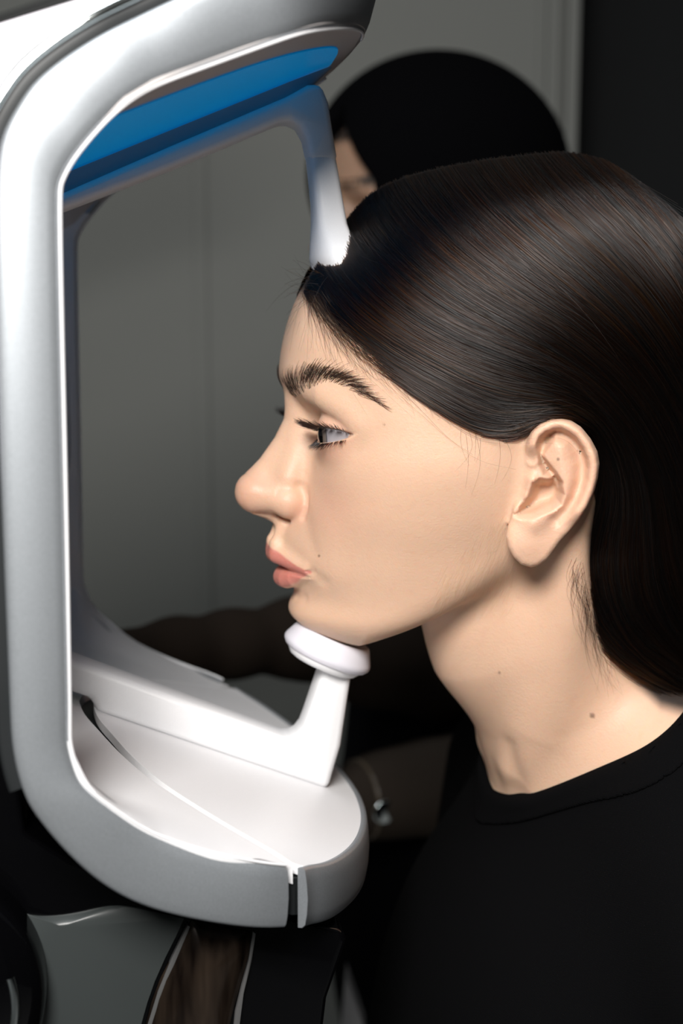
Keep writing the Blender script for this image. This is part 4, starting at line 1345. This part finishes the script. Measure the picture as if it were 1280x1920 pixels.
# round knob, its rim and two chrome arcs standing in for streak reflections
kc = at_s(-200, 1880, 108)
th = np.linspace(0.0, math.pi / 2, 16)
prof = [(52.0 * math.sin(t) + 0.05, 108 + 16 * math.cos(t)) for t in th] + [(52.5, 100)]
rows = [[(kc[0] + r * math.cos(t), s_, kc[2] + r * math.sin(t)) for t in np.linspace(0, 2 * math.pi, 72, endpoint=False)] for r, s_ in prof]
V, Q = loft(np.array(rows), closed_v=True)
knob = part('control_knob', V, Q[:, ::-1], M_BLACK)
for rr, dz in ((42, 3), (33, 3)):
    rows = [[(kc[0] + (rr + q * 1.6 * math.cos(y)) * math.cos(t), 108 + 16 * math.sqrt(max(0, 1 - (rr / 52) ** 2)) + 1.2 * math.sin(y), kc[2] + (rr + q * 1.6 * math.cos(y)) * math.sin(t)) for y in np.linspace(0, 2 * math.pi, 9)[:-1]] for t in np.linspace(-0.9, 0.25, 40) for q in (1,)]
    V, Q = loft(np.array(rows), closed_v=True)
    part('knob_glint', V, Q, M_CHROME, knob)
# ------------------------------------------------------------------ the assistant behind the patient
PS2 = math.radians(38)
B2 = np.array([math.cos(PS2), math.sin(PS2), 0]); S2 = np.array([math.sin(PS2), -math.cos(PS2), 0])
T2 = at_y(712, 336, 480) - (13.7 * B2 + 40 * S2 + 61.7 * HX)
def W2(p):
    p = np.asarray(p, float)
    return (T2 + p[..., 0:1] * B2 + p[..., 1:2] * S2 + p[..., 2:3] * HX) * 0.001
def from_px(u, v, y):
    """photo spot at world depth y -> the assistant's own (a, s, h)"""
    q = at_y(u, v, y) - T2
    return np.array([q @ B2, q @ S2, q[2]])
skin2 = skin_mat('skin_dimmed', (0.30, 0.185, 0.125, 1))  # darker base: the dim light behind the patient is put into the colour
keep = HP[:, 2] > -110
me_keep = keep[HQ].all(1)
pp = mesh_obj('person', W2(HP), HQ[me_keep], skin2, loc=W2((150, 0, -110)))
bpy.context.view_layer.update()
for n_, src in (('lip', lip * 0.9), ('scalp', scalp), ('blush', np.clip(blush, 0, 1) * 0.5)):
    if len(pp.data.vertices) == len(src): set_attr(pp.data, n_, src)
tag(pp, 'black-haired person in dark clothes standing behind the patient, arm reaching to the instrument', 'person')
M_BH = mat('black_hair', (0.0018, 0.0018, 0.0022, 1), 1.0, spec=0.02)
def f_hair2(P):
    f = d_ell(P, (114, 0, 72), (122, 100, 104))
    f = smin(f, d_chain(P, [(120, 0, 40, 92), (126, 0, -40, 82), (130, 0, -120, 70), (132, 0, -190, 60)]), 18)
    P2 = P
    w = 3 + np.maximum(116 - P2[:, 2], 0) * 0.68
    op = np.maximum(np.maximum(P2[:, 0] - np.where(P2[:, 2] > 60, 46, 40), P2[:, 1] - np.minimum(w, 40)), P2[:, 2] - 118)
    f = smax(f, -op, 6)
    return f
HP2, HQ2, _p = sdf_mesh(f_hair2, (-16, 0, -260), (244, 112, 184), 4.0, subdiv=1, newton=1)
hair2 = mesh_obj('hair', W2(HP2), HQ2, M_BH, loc=W2((110, 0, 66)))
child(hair2, pp)
# brow of the assistant
for sg in (1, -1):
    c2 = [c[::2] * np.array([1, sg, 1]) for c in brow[::3]]
    P_ = [W2(c) for c in c2]
    hc = bpy.data.hair_curves.new('eyebrow'); hc.add_curves([len(c) for c in c2])
    hc.attributes['position'].data.foreach_set('vector', np.concatenate(P_).astype(np.float32).ravel())
    ra = hc.attributes.get('radius') or hc.attributes.new('radius', 'FLOAT', 'POINT')
    ra.data.foreach_set('value', np.full(sum(len(c) for c in c2), 0.00018, np.float32))
    hc.materials.append(bpy.data.materials['lash'])
    ob = bpy.data.objects.new('eyebrow', hc); COL.objects.link(ob); child(ob, pp)
for sg in (1, -1):
    src = [o for o in person.children if o.name.startswith('eye') and o.type == 'MESH'][0]
    ob = bpy.data.objects.new('eye', src.data); COL.objects.link(ob)
    ob.location = W2(EYE * np.array([1, sg, 1]))
    ob.rotation_euler = Vector(tuple(-B2)).to_track_quat('X', 'Z').to_euler()
    child(ob, pp)
# clothes: black top with one brown cardigan arm forward and the other across
M_CARD = knit_mat('brown_knit', (0.030, 0.022, 0.017, 1))
M_TAUPE = knit_mat('taupe_knit', (0.055, 0.043, 0.034, 1))
M_BTOP = knit_mat('black_cloth', (0.002, 0.002, 0.003, 1))
def solid(name, f, lo, hi, vox, m, parent):
    P_, Q_, _ = sdf_mesh(f, lo, hi, vox, subdiv=1, sym=False, newton=1)
    o = mesh_obj(name, W2(P_), Q_, m, loc=W2(P_.mean(0)))
    child(o, parent)
    return o
tc_ = from_px(942, 1690, 520)
def f_top2(P):
    t = d_ell(P, tc_, (150, 165, 300))
    t = smin(t, d_ell(P, tc_ + np.array([0, 0, 190]), (90, 165, 80)), 60)
    return t
solid('black_shirt', f_top2, tc_ - np.array([180, 210, 320]), tc_ + np.array([180, 210, 320]), 8.0, M_BTOP, pp)
A1 = np.array([tuple(from_px(u, v, y)) + (r,) for u, v, y, r in [(905, 1262, 470, 52), (700, 1222, 395, 38), (560, 1196, 340, 26), (430, 1208, 300, 20), (330, 1216, 270, 17), (240, 1222, 240, 15)]])
def f_arm1(P): return d_chain(P, A1, 20)
lo_ = A1[:, :3].min(0) - 70; hi_ = A1[:, :3].max(0) + 70
solid('brown_sleeve', f_arm1, lo_, hi_, 5.0, M_CARD, pp)
A2 = np.array([tuple(from_px(u, v, y)) + (r,) for u, v, y, r in [(1080, 1380, 470, 40), (930, 1448, 420, 38), (800, 1476, 390, 32), (720, 1490, 372, 28), (690, 1496, 366, 27)]])
def f_arm2(P): return d_chain(P, A2, 20)
lo_ = A2[:, :3].min(0) - 60; hi_ = A2[:, :3].max(0) + 60
solid('taupe_sleeve', f_arm2, lo_, hi_, 5.0, M_TAUPE, pp)
# wrist, hand with five fingers holding the instrument's edge, hidden in part by the tray
hb = A2[-1, :3]; hdir = norm(A2[-1, :3] - A2[-2, :3])
side_ = norm(np.cross(hdir, np.array([0, 0, 1.0]))); upd = np.cross(side_, hdir)
def f_hand(P):
    f = d_chain(P, [tuple(hb - hdir * 10) + (21,), tuple(hb + hdir * 26) + (18,), tuple(hb + hdir * 60) + (19,)], 6)
    f = np.minimum(f, 1e9)
    for k, (dz, L_) in enumerate([(16, 60), (6, 68), (-5, 64), (-15, 52)]):
        b_ = hb + hdir * 66 + upd * dz
        f = smin(f, d_chain(P, [tuple(b_ - hdir * 8) + (9,), tuple(b_ + hdir * L_ * .45 - side_ * 3) + (8.2,), tuple(b_ + hdir * L_ * .75 - side_ * 14) + (7.4,), tuple(b_ + hdir * L_ * .86 - side_ * 28) + (6.6,)]), 2.5)
    b_ = hb + hdir * 34 + upd * 16
    f = smin(f, d_chain(P, [tuple(b_) + (10,), tuple(b_ + hdir * 24 + upd * 20) + (9,), tuple(b_ + hdir * 46 + upd * 24 - side_ * 8) + (7.5,)]), 5)
    return f
solid('hand', f_hand, hb - 150, hb + 150, 4.0, skin2, pp)
# watch at the cuff
rows = []
for t in np.linspace(0, 2 * math.pi, 40, endpoint=False):
    e = side_ * math.cos(t) + upd * math.sin(t)
    rows.append([hb + hdir * (2 + x) + e * r for x, r in ((-5, 28), (-5, 30), (5, 30), (5, 28))])
V, Q = loft(np.array(rows), closed_u=True, closed_v=True)
o = mesh_obj('wrist_watch', W2(V), Q, mat('watch_strap', (0.10, 0.075, 0.05, 1), 0.35), loc=W2(V.mean(0)))
tag(o, 'dark wrist watch on the wrist behind the chin tray', 'watch')
fc = hb + hdir * 2 + side_ * 30
rows = [[fc + (hdir * math.cos(t) + upd * math.sin(t)) * r + side_ * z for t in np.linspace(0, 2 * math.pi, 32, endpoint=False)] for r, z in ((0.1, 1), (8, 1), (9, 0), (9, -2), (0.1, -2))]
V, Q = loft(np.array(rows), closed_v=True)
o2 = mesh_obj('watch_case', W2(V), Q, M_CHROME, loc=W2(V.mean(0))); child(o2, o)

# ------------------------------------------------------------------ things around
# instrument table
tx0, tx1 = W((-360, 0, 0))[0] * 1000, W((20, 0, 0))[0] * 1000
M_TABLE = mat('table_laminate', (0.012, 0.012, 0.013, 1), 0.4)
tz = ZB - 331
tb_ = empty('instrument_table', (-0.20, 0.0, 0.0))
tag(tb_, 'black table top under the instrument', 'table')
wbox('table_top', -430, -30, -230, 240, tz - 28, tz, M_TABLE, tb_, 4)
for x in (-400, -60):
    for y in (-200, 210):
        wbox('leg', x - 18, x + 18, y - 18, y + 18, 0, tz - 28, M_TABLE, tb_, 3)
# pale tapering sliver of unknown kind, built as a panel, behind the instrument's foot
P0 = np.array([at_y(650, 1836, 330), at_y(684, 1935, 330), at_y(690, 2100, 330), at_y(636, 2100, 330), at_y(641, 1935, 330)])
th_ = np.array([0, 25, 0])
V = np.concatenate([P0, P0 + th_]) * 0.001
n = len(P0)
F = [tuple(range(n)), tuple(range(2 * n - 1, n - 1, -1))] + [(i, i + n, (i + 1) % n + n, (i + 1) % n) for i in range(n)]
o = mesh_obj('pale_sliver', V, F, mat('pale_plastic', (0.5, 0.49, 0.50, 1), 0.5), smooth=False)
tag(o, 'pale grey pointed sliver low behind the instrument foot', 'pale_sliver')
# dark bar of the screen hanging beyond the housing
c0 = at_y(-60, 108, 420); c1 = at_y(330, -24, 420)
dv = norm(c1 - c0); up2 = np.array([-dv[2], 0, dv[0]])
V = []
for y in (0, 40):
    for p_, q_ in ((c0, 0), (c1, 0), (c1, 1), (c0, 1)):
        V.append(p_ + np.array([0, y, 0]) + up2 * (22 * q_) - dv * (80 if p_ is c0 else 0))
F = [(0, 1, 2, 3), (7, 6, 5, 4), (0, 4, 5, 1), (1, 5, 6, 2), (2, 6, 7, 3), (3, 7, 4, 0)]
o = mesh_obj('metal_bar', np.array(V) * 0.001, F, mat('dark_bar', (0.004, 0.0045, 0.004, 1), 0.6), smooth=False)
bevel(o, 0.003)
tag(o, 'dark slanting bar beyond the white housing at the top left', 'bar')
